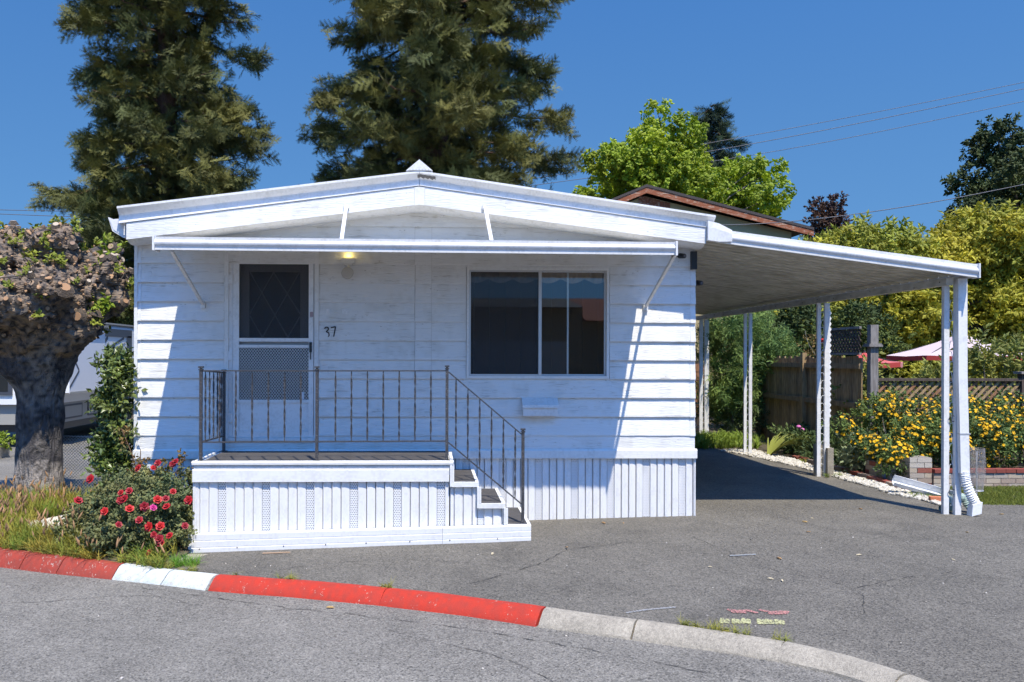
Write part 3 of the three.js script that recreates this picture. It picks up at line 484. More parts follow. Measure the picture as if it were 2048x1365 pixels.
// ---------- iron railing ----------
{
  const r = thing('porch_railing', 'dark wrought iron railing with twisted balusters around the porch and steps', 'railing', [0, 0, 0]);
  const post = (x, z, y0, y1) => { add(r, 'post', [ex(x - 0.0145, x + 0.0145, y0, y1 - 0.03, z - 0.0145, z + 0.0145), ex(x - 0.021, x + 0.021, y1 - 0.03, y1 - 0.018, z - 0.021, z + 0.021), ex(x - 0.012, x + 0.012, y1 - 0.018, y1 - 0.008, z - 0.012, z + 0.012), ex(x - 0.023, x + 0.023, y1 - 0.008, y1 + 0.008, z - 0.023, z + 0.023), ex(x - 0.035, x + 0.035, y0 - 0.001, y0 + 0.006, z - 0.035, z + 0.035)], M.iron); };
  post(-2.262, 0.955, 0.735, 1.665); post(-1.12, 0.955, 0.735, 1.668); post(0.172, 0.955, 0.735, 1.68); post(0.935, 0.955, 0.108, 1.05); post(-2.245, 0.09, 0.735, 1.62);
  const rail = (a, b) => add(r, 'rail', rod(a, b, 0.022, 0.013), M.iron);
  const zf = 0.955;
  rail(V(-2.247, 1.628, zf), V(-1.135, 1.63, zf)); rail(V(-1.105, 1.63, zf), V(0.157, 1.634, zf));
  rail(V(-2.247, 0.922, zf), V(-1.135, 0.926, zf)); rail(V(-1.105, 0.926, zf), V(0.157, 0.932, zf));
  rail(V(0.187, 1.622, zf), V(0.92, 1.0, zf)); rail(V(0.187, 0.918, zf), V(0.92, 0.302, zf));
  rail(V(-2.261, 1.628, 0.94), V(-2.246, 1.595, 0.105)); rail(V(-2.261, 0.922, 0.94), V(-2.246, 0.905, 0.105));
  const twist = (x, z, y0, y1, turns, ph) => { // a flat bar, twisted
    const n = 34, R = []; for (let i = 0; i <= n; i++) { const t = i / n, k = clamp(Math.min(t, 1 - t) * 9, 0.0, 1), a = ph + t * turns * Math.PI * 2, w = lerp(0.004, 0.0095, k * (0.75 + 0.25 * Math.abs(Math.sin(t * 9)))), h = 0.0042; R.push([[-w, -h], [w, -h], [w, h], [-w, h]].map(([p, q]) => V(x + p * Math.cos(a) - q * Math.sin(a), lerp(y0, y1, t), z + p * Math.sin(a) + q * Math.cos(a)))); }
    add(r, 'baluster', loft(R, { crease: 0.5 }), M.iron);
  };
  for (let k = 1; k <= 6; k++) twist(-1.12 - 0.16 * k, zf, 0.93, 1.624, 2.25, k * 0.4);
  for (let k = 1; k <= 7; k++) twist(-1.12 + 0.158 * k + 0.025, zf, 0.934, 1.626, 2.25, k * 0.5);
  for (let k = 0; k < 6; k++) { const x = 0.262 + k * 0.119, t = (x - 0.187) / 0.733; twist(x, zf, lerp(0.918, 0.302, t) + 0.008, lerp(1.622, 1.0, t) - 0.008, 2.25, k * 0.6); }
  for (let k = 0; k < 5; k++) { const z = 0.80 - k * 0.15, t = (0.94 - z) / 0.835; twist(lerp(-2.261, -2.246, t), z, lerp(0.922, 0.905, t) + 0.006, lerp(1.628, 1.595, t) - 0.006, 2.25, k * 0.7); }
}

// ---------- carport ----------
{
  const c = thing('carport', 'white corrugated metal carport roof on thin posts beside the mobile home', 'carport', [0, 0, 0]);
  const yAt = (x) => lerp(3.085, 2.712, (x - 2.975) / (5.94 - 2.975)), X0 = 2.985, X1 = 5.94, pitch = 0.2;
  for (let i = 0; i < 46; i++) {
    const z = 0.36 - i * pitch, jig = rr(-0.004, 0.004), prof = [[z + 0.014, 0.0475], [z - 0.035, 0.042], [z - 0.06, 0], [z - 0.145, jig], [z - 0.17, 0.042], [z - 0.2, 0.042]];
    const ring = (x) => [...prof.map(([Z, h]) => V(x, yAt(x) + h, Z)), ...prof.slice().reverse().map(([Z, h]) => V(x, yAt(x) + h - 0.005, Z))];
    add(c, 'roof_panel', metric(loft([ring(X0), ring(4.4), ring(X1)]), rnd() * 4, rnd() * 4), M.carportPan);
  }
  // rolled front fascia
  const fp = [[0.37, -0.055], [0.405, -0.055], [0.407, -0.022], [0.416, -0.014], [0.428, 0.008], [0.428, 0.026], [0.416, 0.046], [0.406, 0.052], [0.406, 0.088], [0.37, 0.094], [0.37, 0.08], [0.395, 0.078], [0.395, -0.045], [0.37, -0.045]];
  const fas = add(c, 'fascia', loft([3.09, 5.955].map((x) => fp.map(([z, y]) => V(x, yAt(x) + y, z))), { crease: 0.55 }), M.metalWhite);
  add(fas, 'end_cap', ex(5.9555, 5.97, yAt(5.96) - 0.06, yAt(5.96) + 0.098, 0.3, 0.432), M.metalWhite);
  add(c, 'flashing', loft([[2.978, 0.16, -0.05], [3.10, 0.145, -0.05], [3.24, 0.092, -0.03]].map(([x, t, b]) => [V(x, yAt(x) + b, 0.36), V(x, yAt(x) + b, 0.433), V(x, yAt(x) + t * 0.55, 0.436), V(x, yAt(x) + t, 0.43), V(x, yAt(x) + t, 0.36)])), M.metalWhite);
  add(c, 'side_fascia', loft([0.36, -8.84].map((z) => [V(5.945, 2.66, z), V(5.96, 2.66, z), V(5.96, 2.795, z), V(5.945, 2.795, z)])), M.metalWhite);
  add(c, 'wall_channel', ex(2.972, 2.984, 3.02, 3.14, -8.84, 0.3), M.metalWhite);
  add(c, 'beam', ex(5.72, 5.80, 2.588, 2.668, -8.75, 0.22), M.carportPan);
  for (let i = 0; i < 18; i++) { const s = new THREE.SphereGeometry(0.007, 6, 5); s.translate(5.718, 2.62 + rr(-0.02, 0.02), 0.1 - i * 0.5); add(c, 'bolt', s, M.iron); }
  const scroll = (x, z, y0, y1, w) => { // thin wire bent in S curves between the two legs
    const n = Math.round((y1 - y0) / 0.22), pts = []; for (let i = 0; i <= n * 6; i++) { const t = i / (n * 6); pts.push(V(x + w * 0.42 * Math.sin(i * Math.PI / 3), lerp(y0, y1, t) + 0.03 * Math.cos(i * Math.PI / 1.5), z)); }
    return pipe(pts, 0.0035, n * 22, 5);
  };
  const legs = (z, y0, y1, xa, xb, wa, wb) => {
    add(c, 'post', ex(xa - wa / 2, xa + wa / 2, y0, y1, z - 0.02, z + 0.02), M.metalWhite);
    add(c, 'post', ex(xb - wb / 2, xb + wb / 2, y0, y1, z - 0.03, z + 0.012), M.metalWhite);
    const s = add(c, 'post_scroll', scroll((xa + xb) / 2, z, y0 + 0.05, y1 - 0.05, Math.abs(xb - xa) - 0.03), M.metalWhite); s.userData.label = 'thin wire scrollwork between the legs';
  };
  legs(-2.9, 0.02, 2.587, 5.74, 5.865, 0.055, 0.075); legs(-5.8, -0.01, 2.587, 5.735, 5.835, 0.05, 0.055); legs(-8.25, -0.01, 2.587, 5.72, 5.84, 0.07, 0.09);
  // front pair
  add(c, 'post', ex(5.755, 5.815, 0.02, 2.587, 0.08, 0.13), M.metalWhite);
  add(c, 'post', ex(5.862, 5.93, 0.015, 2.665, 0.12, 0.17), M.metalWhite);
  const sc = add(c, 'post_scroll', scroll(5.838, 0.12, 0.1, 2.4, 0.05), M.metalWhite); sc.userData.label = 'thin wire scrollwork between the legs';
  for (const y of [0.28, 1.1]) { const t = new THREE.TorusGeometry(0.035, 0.004, 6, 20); t.translate(5.84, y, 0.145); add(c, 'ring', t, M.iron); }
  // strip with a scalloped edge on the second post
  const sg = []; for (let i = 0; i <= 80; i++) { const y = 0.9 + i * 0.02; sg.push([V(5.904, y, -2.9), V(5.922 + 0.012 * Math.sin(i * 1.57), y, -2.9)]); }
  add(c, 'scalloped_strip', loft(sg, { closed: false }), new THREE.MeshStandardMaterial({ color: rgb(0.75, 0.75, 0.75), side: THREE.DoubleSide, roughness: 0.5 }));
  // downspout with a flexible elbow
  const d = add(c, 'downspout', loft([[5.905, 2.66, 0.2], [5.907, 1.6, 0.205], [5.935, 0.50, 0.21]].map(([x, y, z]) => [V(x - 0.052, y, z - 0.025), V(x + 0.04, y, z - 0.025), V(x + 0.06, y, z), V(x + 0.05, y, z + 0.028), V(x - 0.052, y, z + 0.028)])), M.metalWhite);
  const band = ex(5.868, 5.99, 0.93, 0.945, 0.19, 0.24); add(d, 'strap', band, M.alu);
  const curve = new THREE.CatmullRomCurve3([V(5.94, 0.52, 0.212), V(5.95, 0.42, 0.214), V(6.0, 0.27, 0.22), V(6.055, 0.165, 0.23)]), R = [];
  for (let i = 0; i <= 64; i++) { const t = i / 64, p = curve.getPoint(t), q = curve.getTangent(t), nx = V(-q.y, q.x, 0).normalize(), k = 0.052 + (t > 0.12 && t < 0.9 ? 0.007 * Math.sin(i * Math.PI / 2) : 0); R.push(Array.from({ length: 12 }, (_, j) => { const a = j / 12 * Math.PI * 2; return p.clone().addScaledVector(nx, -Math.cos(a) * k).add(V(0, 0, Math.sin(a) * k * 0.8)); })); }
  add(d, 'flexible_elbow', loft(R), M.metalWhite);
  add(d, 'outlet', loft([[6.05, 0.175, 0.23], [6.035, 0.05, 0.235]].map(([x, y, z]) => [V(x - 0.055, y - 0.02, z - 0.045), V(x + 0.055, y + 0.012, z - 0.045), V(x + 0.055, y + 0.012, z + 0.045), V(x - 0.055, y - 0.02, z + 0.045)])), M.metalWhite);
  add(c, 'footing', ex(5.70, 5.93, -0.05, 0.50, -2.97, -2.925), M.concrete);
  add(c, 'footing', ex(5.845, 5.935, -0.05, 0.45, -2.918, -2.82), M.concrete);
}
{ // opposite the window, across the road: what its glass mirrors
  const h = thing('opposite_house', 'tan house with a brown shingle roof across the road, behind the viewer', 'house', [0, 0, 24]);
  const tan = std({ color: rgb(0.42, 0.35, 0.25), roughness: 0.9 }), brown = std({ color: rgb(0.19, 0.075, 0.05), roughness: 0.9 });
  add(h, 'wall', [ex(6.1, 16, -0.3, 3.25, 0.2, 8), ex(1.3, 6.099, -0.3, 3.78, 0.2, 8)], tan);
  add(h, 'roof', loft([[5.6, 0], [16.6, 0]].map(([x], i) => [V(x + (i ? 0 : 0.5), 3.22, -0.5), V(x + (i ? 0 : 0.6), 4.42, 4.2), V(x + (i ? 0 : 0.5), 3.22, 9)])), brown);
  add(h, 'wing_roof', loft([[1.0, 0], [6.05, 0]].map(([x]) => [V(x, 3.75, -0.4), V(x, 4.4, 4), V(x, 3.75, 8.5)])), std({ color: rgb(0.06, 0.075, 0.075), roughness: 0.9 }));
  add(h, 'door', ex(7.5, 8.5, -0.2, 2.1, 0.14, 0.199), std({ color: rgb(0.3, 0.33, 0.36), roughness: 0.6 }));
  for (const x of [2.4, 10.5]) { const w = add(h, 'window', ex(x, x + 1.6, 1.1, 2.3, 0.15, 0.199), std({ color: rgb(0.7, 0.7, 0.68), roughness: 0.6 })); add(w, 'pane', ex(x + 0.1, x + 1.5, 1.2, 2.2, 0.13, 0.148), std({ color: rgb(0.03, 0.035, 0.04), roughness: 0.15 })); }
  const w = add(scene, 'garden_wall', ex(-4.5, 5, -0.3, 2.35, 21, 21.3), std({ color: rgb(0.62, 0.6, 0.56), roughness: 0.9 })); tag(w, 'pale rendered garden wall across the road, behind the viewer', 'wall');
}

// ---------- foliage kit ----------
const leafMat = (r, g, b, t = 0.25) => new THREE.MeshPhysicalMaterial({ color: rgb(r, g, b), roughness: 0.75, transmission: t, thickness: 0, side: THREE.DoubleSide, specularIntensity: 0.5 });
// a twig with n leaves; each leaf is a folded blade of four faces
function spray(n, len, leafL, leafW, { spread = 1, droop = 0, flat = 0.4, up = 0.7 } = {}) {
  const pos = [];
  const leaf = (o, d, s) => { const nrm = d.clone().cross(s).normalize(), a = o, t = o.clone().addScaledVector(d, leafL), m = o.clone().addScaledVector(d, leafL * 0.45).addScaledVector(nrm, -leafW * 0.22), l = o.clone().addScaledVector(d, leafL * 0.42).addScaledVector(s, leafW * 0.5), r = o.clone().addScaledVector(d, leafL * 0.42).addScaledVector(s, -leafW * 0.5); for (const [p, q, u] of [[a, l, m], [m, l, t], [a, m, r], [m, t, r]]) pos.push(...p.toArray(), ...q.toArray(), ...u.toArray()); };
  for (let i = 0; i < n; i++) {
    const t = (i + 0.5) / n, a = i * 2.4 + rr(-0.4, 0.4), o = V(0.08 * len * Math.sin(t * 5), t * len, -droop * len * t * t);
    const d = V(Math.cos(a) * spread, up + rr(-0.3, 0.3), Math.sin(a) * spread * flat).normalize(), s = d.clone().cross(V(rr(-0.5, 0.5), rr(0.3, 1), rr(-0.5, 0.5))).normalize();
    leaf(o, d, s);
  }
  const g = new THREE.BufferGeometry(); g.setAttribute('position', new THREE.Float32BufferAttribute(pos, 3)); g.computeVertexNormals(); return g;
}
// flat feathery conifer spray: needles-leaflets in two ranks along forking twigs
function frond(len, n, w) {
  const pos = [], tri = (a, b, c) => pos.push(...a.toArray(), ...b.toArray(), ...c.toArray());
  const twig = (o, d, L, m) => { const s = V(d.y, -d.x, 0).normalize(); for (let i = 0; i < m; i++) { const t = (i + 0.3) / m, p = o.clone().addScaledVector(d, L * t), q = w * (1 - 0.55 * t); for (const k of [-1, 1]) { const e = p.clone().addScaledVector(d, q * 0.75).addScaledVector(s, k * q).add(V(0, 0, rr(-0.4, 0.4) * q)); tri(p.clone().addScaledVector(d, -0.2 * q), p.clone().addScaledVector(d, 0.28 * q), e); } } };
  twig(V(0, 0, 0), V(0, 1, 0), len, n);
  for (const [t, k] of [[0.2, -1], [0.3, 1], [0.45, -1], [0.55, 1], [0.7, -1]]) twig(V(0, len * t, 0), V(k * 0.75, 0.66, rr(-0.25, 0.25)).normalize(), len * 0.5 * (1.15 - t * 0.6), Math.round(n * 0.5));
  const g = new THREE.BufferGeometry(); g.setAttribute('position', new THREE.Float32BufferAttribute(pos, 3)); g.computeVertexNormals(); return g;
}
const dirOn = () => { const y = rr(-1, 1), a = rr(0, Math.PI * 2), r = Math.sqrt(1 - y * y); return V(r * Math.cos(a), y, r * Math.sin(a)); };
const tint = (lo, hi) => { const k = rnd(), j = rr(0.85, 1.15); return [lerp(lo[0], hi[0], k) * j, lerp(lo[1], hi[1], k) * j, lerp(lo[2], hi[2], k) * j]; };
// leaf sprays through clumps; a clump is [x, y, z, r]
function leafClumps(parent, name, geo, mat, clumps, per, { size = [0.8, 1.3], lo = [0.8, 0.8, 0.8], hi = [1.15, 1.15, 1.1], outward = 0.8, flatY = 0.8, hang = 0 } = {}) {
  const list = [];
  for (const [x, y, z, r, k = 1] of clumps) { const base = tint(lo, hi); const n = Math.round(per * r * r * k); for (let i = 0; i < n; i++) { const d = dirOn(), q = r * Math.pow(rnd(), 0.38) * (0.86 + 0.3 * noise3(d.x * 2 + x, d.y * 2 + y, d.z * 2 + z)), p = V(x + d.x * q, y + d.y * q * flatY, z + d.z * q), u = d.clone().multiplyScalar(outward).add(V(rr(-0.6, 0.6), rr(-0.3, 0.7) - hang, rr(-0.6, 0.6))); const j = rr(0.8, 1.2); list.push({ p, q: aim(u, rr(0, 6.28)), s: rr(...size), c: base.map((b) => b * j) }); } }
  return instanced(parent, name, geo, mat, list);
}
const bark = (a, b) => std({ map: rep(texture(256, 256, (u, v) => mix3(a, b, n64(u * 64, v * 16) * 0.6 + n128(u * 128, v * 64) * 0.4), true), 0.7), bumpMap: rep(texture(256, 256, (u, v) => { const k = n32(u * 32, v * 8) * 0.7 + n128(u * 128, v * 64) * 0.3; return [k, k, k]; }), 0.7), bumpScale: 0.03, roughness: 0.95 });
const redBark = bark([0.055, 0.032, 0.022], [0.16, 0.095, 0.065]), greyBark = bark([0.08, 0.07, 0.06], [0.22, 0.2, 0.175]);

// ---------- two redwoods behind the roof ----------
function redwood(label, x, z, yTop, radius, sd) {
  seed = sd;
  const t = thing('redwood_tree', label, 'tree', [x, 0, z], 'redwoods behind the roof');
  add(t, 'trunk', limbGeo([V(0, -0.6, 0), V(0.05, 5, 0), V(0.05, 12, 0.1), V(-0.05, yTop * 0.8, 0), V(0, yTop, 0)], [0.52, 0.4, 0.3, 0.16, 0.03], 12, 0.08, 26), redBark);
  const fr = [frond(0.62, 13, 0.085), frond(0.55, 12, 0.08)], lists = [[], []], limbs = [];
  for (let y = 3.2, i = 0; y < yTop - 0.5; i++) {
    const k = clamp(1 - (y - 4) / (yTop - 3), 0.06, 1), R = radius(y) * Math.pow(k, 0.45) * rr(0.55, 1.16), a = i * 2.399 + rr(-0.5, 0.5);
    const dx = Math.cos(a), dz = Math.sin(a), sag = rr(0.05, 0.3), lift = rr(0.05, 0.3);
    const pts = [V(0, y, 0), V(dx * R * 0.35, y - 0.02 * R + 0.1, dz * R * 0.35), V(dx * R * 0.75, y - sag * R * 0.6, dz * R * 0.75), V(dx * R, y - sag * R * 0.6 + lift * 0.4, dz * R)], c = new THREE.CatmullRomCurve3(pts);
    limbs.push(limbGeo(pts, [0.075, 0.05, 0.03, 0.012], 5, 0.05, 6));
    const dens = rnd() < 0.12 ? 0.3 : 1, base = tint([0.5, 0.6, 0.65], [1.3, 1.15, 0.95]), n = Math.round((12 + 30 * R) * dens);
    for (let j = 0; j < n; j++) {
      const s = Math.pow(rr(0.05, 1), 0.7), p = c.getPoint(s), w = 0.2 + 0.36 * R * 0.3 * (1.25 - s * 0.8);
      p.add(V(rr(-w, w), rr(-0.32, 0.2), rr(-w, w)));
      const d = V(dx * rr(0.2, 1.1) + rr(-0.8, 0.8), rr(-0.75, 0.45), dz * rr(0.2, 1.1) + rr(-0.8, 0.8));
      const jj = rr(0.75, 1.25); lists[j % 2].push({ p, q: aim(d, rr(0, 6.28)), s: rr(0.7, 1.25), c: base.map((b) => b * jj) });
    }
    y += rr(0.04, 0.115) * (0.7 + y / 22);
  }
  const lb = add(t, 'limbs', limbs, redBark); lb.userData.kind = 'stuff';
  const m = leafMat(0.115, 0.125, 0.034, 0.15);
  const crown = instanced(t, 'crown', fr[0], m, lists[0]); instanced(t, 'crown', fr[1], m, lists[1]);
}
redwood('tall dark redwood behind the left slope of the roof', -9.1, -20, 25, table([[3, 3.2], [7, 3.7], [9, 3.6], [12, 3.6], [14, 3.4], [25, 2.6]]), 101);
redwood('tall dark redwood rising behind the roof peak', 0.15, -18, 24, table([[3, 3.0], [7, 3.6], [9, 4.5], [11, 4.4], [13, 4.3], [24, 3]]), 202);

// ---------- trees on the right ----------
function broadleaf(name, label, base, trunkTop, clumps, geo, mat, per, opts, group, barkMat = greyBark, r0 = 0.22) {
  const t = thing(name, label, 'tree', base, group);
  add(t, 'trunk', limbGeo([V(0, -0.5, 0), V(0.05, trunkTop * 0.5, 0.05), V(0, trunkTop, 0)], [r0, r0 * 0.8, r0 * 0.6], 9, 0.08, 10), barkMat);
  const lim = clumps.map(([x, y, z]) => limbGeo([V(0, trunkTop * rr(0.7, 1), 0), V(x * 0.4, lerp(trunkTop, y, 0.55), z * 0.4), V(x * 0.95, y - 0.05, z * 0.95)], [r0 * 0.35, r0 * 0.22, 0.02], 5, 0.06, 6));
  const l = add(t, 'limbs', lim, barkMat); l.userData.kind = 'stuff';
  leafClumps(t, 'crown', geo, mat, clumps, per, opts);
  return t;
}
seed = 31;
{ // bright green maple over the neighbour's roof: measured outline of its lobes, about its own base
  const C = [], put = (x, y, r, n = 1) => { for (let i = 0; i < n; i++) C.push([x + rr(-0.35, 0.35), y + rr(-0.3, 0.3), rr(-1.9, 1.9), r * rr(0.8, 1.15)]); };
  for (const [x, y, r, n] of [[-1.3, 11.6, 0.6, 1], [-1.0, 11.0, 0.8, 2], [-0.2, 10.9, 0.8, 2], [-1.8, 10.2, 0.9, 2], [-2.8, 10.4, 0.55, 1], [-3.1, 9.5, 0.8, 2], [-3.4, 8.6, 0.7, 2], [-2.2, 9.1, 1.0, 3], [-0.8, 9.8, 1.0, 3], [0.4, 9.9, 0.9, 2], [-0.9, 8.6, 1.1, 3], [0.8, 8.8, 1.0, 3], [1.9, 8.5, 0.9, 3], [2.7, 9.4, 0.7, 2], [3.3, 9.9, 0.55, 2], [3.7, 9.2, 0.6, 2], [3.2, 8.4, 0.8, 2], [2.6, 7.4, 0.9, 2], [3.5, 7.3, 0.7, 2], [-2.4, 7.8, 0.9, 2], [-3.4, 7.6, 0.5, 1], [0.2, 7.5, 1, 2], [1.4, 7.2, 1, 2]]) put(x, y, r, n);
  broadleaf('maple_tree', 'bright green maple above the brown neighbouring roof', [10.5, 0, -26], 6.2, C, spray(9, 0.34, 0.17, 0.15, { spread: 1, up: 0.35 }), leafMat(0.33, 0.40, 0.02, 0.45), 105, { lo: [0.72, 0.85, 0.7], hi: [1.12, 1.1, 1], flatY: 0.85 });
}
{ // dark layered cedar behind the maple
  const t = thing('cedar_tree', 'dark layered cedar standing behind the bright green maple', 'tree', [14.3, 0, -33]);
  add(t, 'trunk', limbGeo([V(0, -0.5, 0), V(0, 8, 0), V(-0.3, 14.3, 0)], [0.3, 0.2, 0.03], 8, 0.06, 12), redBark);
  const list = [], lim = [], g = frond(0.7, 12, 0.09);
  for (let i = 0; i < 46; i++) { const y = 9.2 + i * 0.118, R = lerp(3.0, 0.5, Math.pow(Math.min(1, (y - 9.2) / 5.4), 0.8)) * rr(0.6, 1.1), a = i * 2.4; const e = V(Math.cos(a) * R - 0.1, y + R * 0.12, Math.sin(a) * R), pts = [V(-0.1, y, 0), e.clone().multiplyScalar(0.5).setY(y + R * 0.12), e.clone().setY(e.y - 0.25)]; lim.push(limbGeo(pts, [0.05, 0.035, 0.012], 5, 0.05, 5)); const c = new THREE.CatmullRomCurve3(pts); for (let j = 0; j < 22 + R * 18; j++) { const s = rr(0.15, 1), p = c.getPoint(s).add(V(rr(-0.3, 0.3), rr(-0.25, 0.06), rr(-0.3, 0.3))); list.push({ p, q: aim(V(Math.cos(a) + rr(-0.6, 0.6), rr(-0.9, 0.1), Math.sin(a) + rr(-0.6, 0.6)), rr(0, 6)), s: rr(0.5, 1), c: tint([0.7, 0.75, 0.8], [1.1, 1.1, 1]) }); } }
  add(t, 'limbs', lim, redBark).userData.kind = 'stuff';
  instanced(t, 'crown', g, leafMat(0.035, 0.06, 0.028, 0.1), list);
}
seed = 53;
{ // three olive-yellow evergreens that close the right side
  const g = spray(10, 0.26, 0.15, 0.07, { spread: 1, up: 0.5, droop: 0.2 }), m = leafMat(0.40, 0.39, 0.04, 0.38);
  const mass = (cx, w, top, depth, n) => { const C = []; for (let i = 0; i < n; i++) { const u = rr(-1, 1), v = Math.pow(rnd(), 0.8); C.push([u * w, 0.5 + v * (top(u) - 1.1), rr(-1, 1) * depth * (1 - 0.4 * v), rr(0.4, 0.85)]); } return C; };
  const o = { lo: [0.62, 0.72, 0.8], hi: [1.2, 1.08, 0.8], size: [0.8, 1.35], flatY: 0.85, hang: 0.3 };
  broadleaf('camphor_tree', 'olive yellow evergreen tree behind the carport posts and lattice fence', [11.4, 0, -13.2], 3.2, mass(0, 2.4, (u) => 5.6 + 0.45 * Math.cos(u * 3) - (u < -0.4 ? 1.4 * (-u - 0.4) : 0), 1.6, 120), g, m, 210, o, 'olive evergreens on the right');
  broadleaf('camphor_tree', 'tallest olive yellow evergreen tree, above the pink parasol', [14.3, 0, -13.6], 3.2, mass(0, 2.2, (u) => 5.7 + 0.35 * Math.sin(u * 4), 1.6, 110), g, m, 210, o, 'olive evergreens on the right');
  broadleaf('camphor_tree', 'olive yellow evergreen tree cut by the right picture edge', [17.6, 0, -13.2], 3.2, mass(0, 2.3, () => 5.9, 1.6, 90), g, m, 200, o, 'olive evergreens on the right');
  const dark = spray(10, 0.3, 0.2, 0.12, { spread: 1, up: 0.4 });
  const C = []; for (const [x, y, r, n] of [[-1.9, 8.6, 0.8, 2], [-2.6, 8.0, 0.7, 2], [-1.6, 10, 0.8, 2], [-0.8, 11.6, 0.75, 2], [-0.5, 12.3, 0.6, 2], [0.1, 11.2, 0.8, 2], [-1.0, 9.3, 1.0, 3], [0.4, 9.8, 1.1, 3], [1.4, 10.6, 1, 3], [2.2, 11.2, 1, 3], [0.2, 8, 1.2, 3], [1.7, 8.6, 1.2, 3], [3, 9.6, 1.3, 3], [-0.6, 7, 1.3, 2], [1.6, 7, 1.3, 2]]) for (let i = 0; i < n; i++) C.push([x + rr(-0.4, 0.4), y + rr(-0.3, 0.3), rr(-1.8, 1.8), r * rr(0.8, 1.1)]);
  broadleaf('oak_tree', 'dark green broad tree at the upper right edge', [26.9, 0, -28], 6, C, dark, leafMat(0.062, 0.085, 0.022, 0.2), 90, { lo: [0.6, 0.7, 0.7], hi: [1.15, 1.1, 1], flatY: 0.9 }, undefined, greyBark, 0.35);
  const P = []; for (let i = 0; i < 26; i++) P.push([rr(-0.75, 0.75) * (1 - i / 40) + (i % 2 ? 0.35 : -0.3), 5.5 + i * 0.145, rr(-0.6, 0.6), rr(0.3, 0.5)]);
  broadleaf('plum_tree', 'small purple brown plum tree right of the brown roof', [18.85, 0, -30], 5.5, P, spray(8, 0.26, 0.15, 0.09), leafMat(0.085, 0.045, 0.032, 0.2), 260, { lo: [0.6, 0.7, 0.9], hi: [1.2, 1.1, 0.9], flatY: 1 });
}
{ // brown house behind the carport
  const h = thing('brown_house', 'tan house with dark roof and rust brown rake boards behind the carport', 'house', [0, 0, -19]);
  const wall = std({ map: rep(texture(256, 256, (u, v) => { const k = n128(u * 128, v * 128) * 0.4 + n8(u * 8, v * 8) * 0.6; return mix3([0.34, 0.27, 0.13], [0.43, 0.35, 0.19], k); }, true), 3), roughness: 0.95 }), rake = std({ map: rep(texture(256, 256, (u, v) => { const k = n64(u * 8, v * 64) * 0.6 + n256(u * 64, v * 256) * 0.4; return k > 0.66 ? [0.42, 0.3, 0.22] : mix3([0.20, 0.06, 0.025], [0.33, 0.11, 0.05], k); }, true), 1), roughness: 0.85 }), shingle = std({ map: rep(texture(256, 256, (u, v) => { const k = n128(u * 128, v * 128); return mix3([0.035, 0.03, 0.032], [0.09, 0.075, 0.07], k); }, true), 1.2), roughness: 0.95 });
  const yR = (x) => 7.5 - (x - 7.25) * 0.245, yL = (x) => 7.5 - (7.25 - x) * 0.42;
  add(h, 'wall', loft([0.0, -8].map((z) => [V(5.8, -0.3, z), V(12.3, -0.3, z), V(12.3, yR(12.3) - 0.2, z), V(7.25, 7.25, z), V(5.8, yL(5.8) - 0.2, z)])), wall);
  for (const [f, x0, x1] of [[yR, 7.25, 12.95], [yL, 7.25, 5.2]]) {
    add(h, 'roof', loft([0.30, -8.4].map((z) => [V(x0, f(x0) + 0.0, z), V(x1, f(x1), z), V(x1, f(x1) + 0.09, z), V(x0, f(x0) + 0.09, z)])), shingle);
    add(h, 'rake_board', loft([0.28, 0.24].map((z) => [V(x0, f(x0) - 0.2, z), V(x1, f(x1) - 0.2, z), V(x1, f(x1) - 0.002, z), V(x0, f(x0) - 0.002, z)])), rake);
    add(h, 'eave_soffit', loft([0.239, 0.001].map((z) => [V(x0, f(x0) - 0.05, z), V(x1, f(x1) - 0.05, z), V(x1, f(x1) - 0.003, z), V(x0, f(x0) - 0.003, z)])), rake);
  }
  for (let i = 0; i < 9; i++) add(h, 'gable_board', ex(7.05 + i * 0.12, 7.16 + i * 0.12, 6.75, yR(7.16 + i * 0.12) - 0.26, 0.002, 0.03 + 0.008 * (i % 2)), rake);
}
{ // overhead wires
  const w = (label, pts, r) => tag(add(scene, 'overhead_wire', pipe(pts.map((p) => V(...p)), r, 40, 5), std({ color: rgb(0.10, 0.10, 0.11), roughness: 0.6 })), label, 'wire', 'overhead wires');
  w('uppermost of the three wires rising to the right edge', [[-14, 8.0, -30], [2.78, 10.13, -30], [14.6, 12.18, -30], [28.3, 14.98, -30], [45, 18.8, -30]], 0.014);
  w('middle one of the three wires rising to the right edge', [[-14, 7.6, -30.4], [4.65, 10.2, -30.4], [15.1, 11.95, -30.4], [28.3, 14.74, -30.4], [45, 18.6, -30.4]], 0.016);
  w('lowest of the three wires rising to the right edge', [[-12, 7.4, -30], [5.36, 9.9, -30], [16, 11.5, -30], [28.3, 14.07, -30], [45, 18, -30]], 0.014);
  w('pale wire crossing in front of the purple brown plum tree', [[6, 5.9, -17], [10.93, 6.06, -17], [15.2, 6.62, -17], [19.3, 7.42, -17], [32, 10.2, -17]], 0.014);
  w('upper of the two wires left of the roof', [[-40, 8.9, -30], [-19.7, 8.45, -30], [-14.6, 8.44, -30], [-6, 8.9, -30]], 0.016);
  w('lower of the two wires left of the roof', [[-40, 9.0, -30], [-19.7, 8.26, -30], [-14.8, 8.17, -30], [-6, 8.5, -30]], 0.016);
}

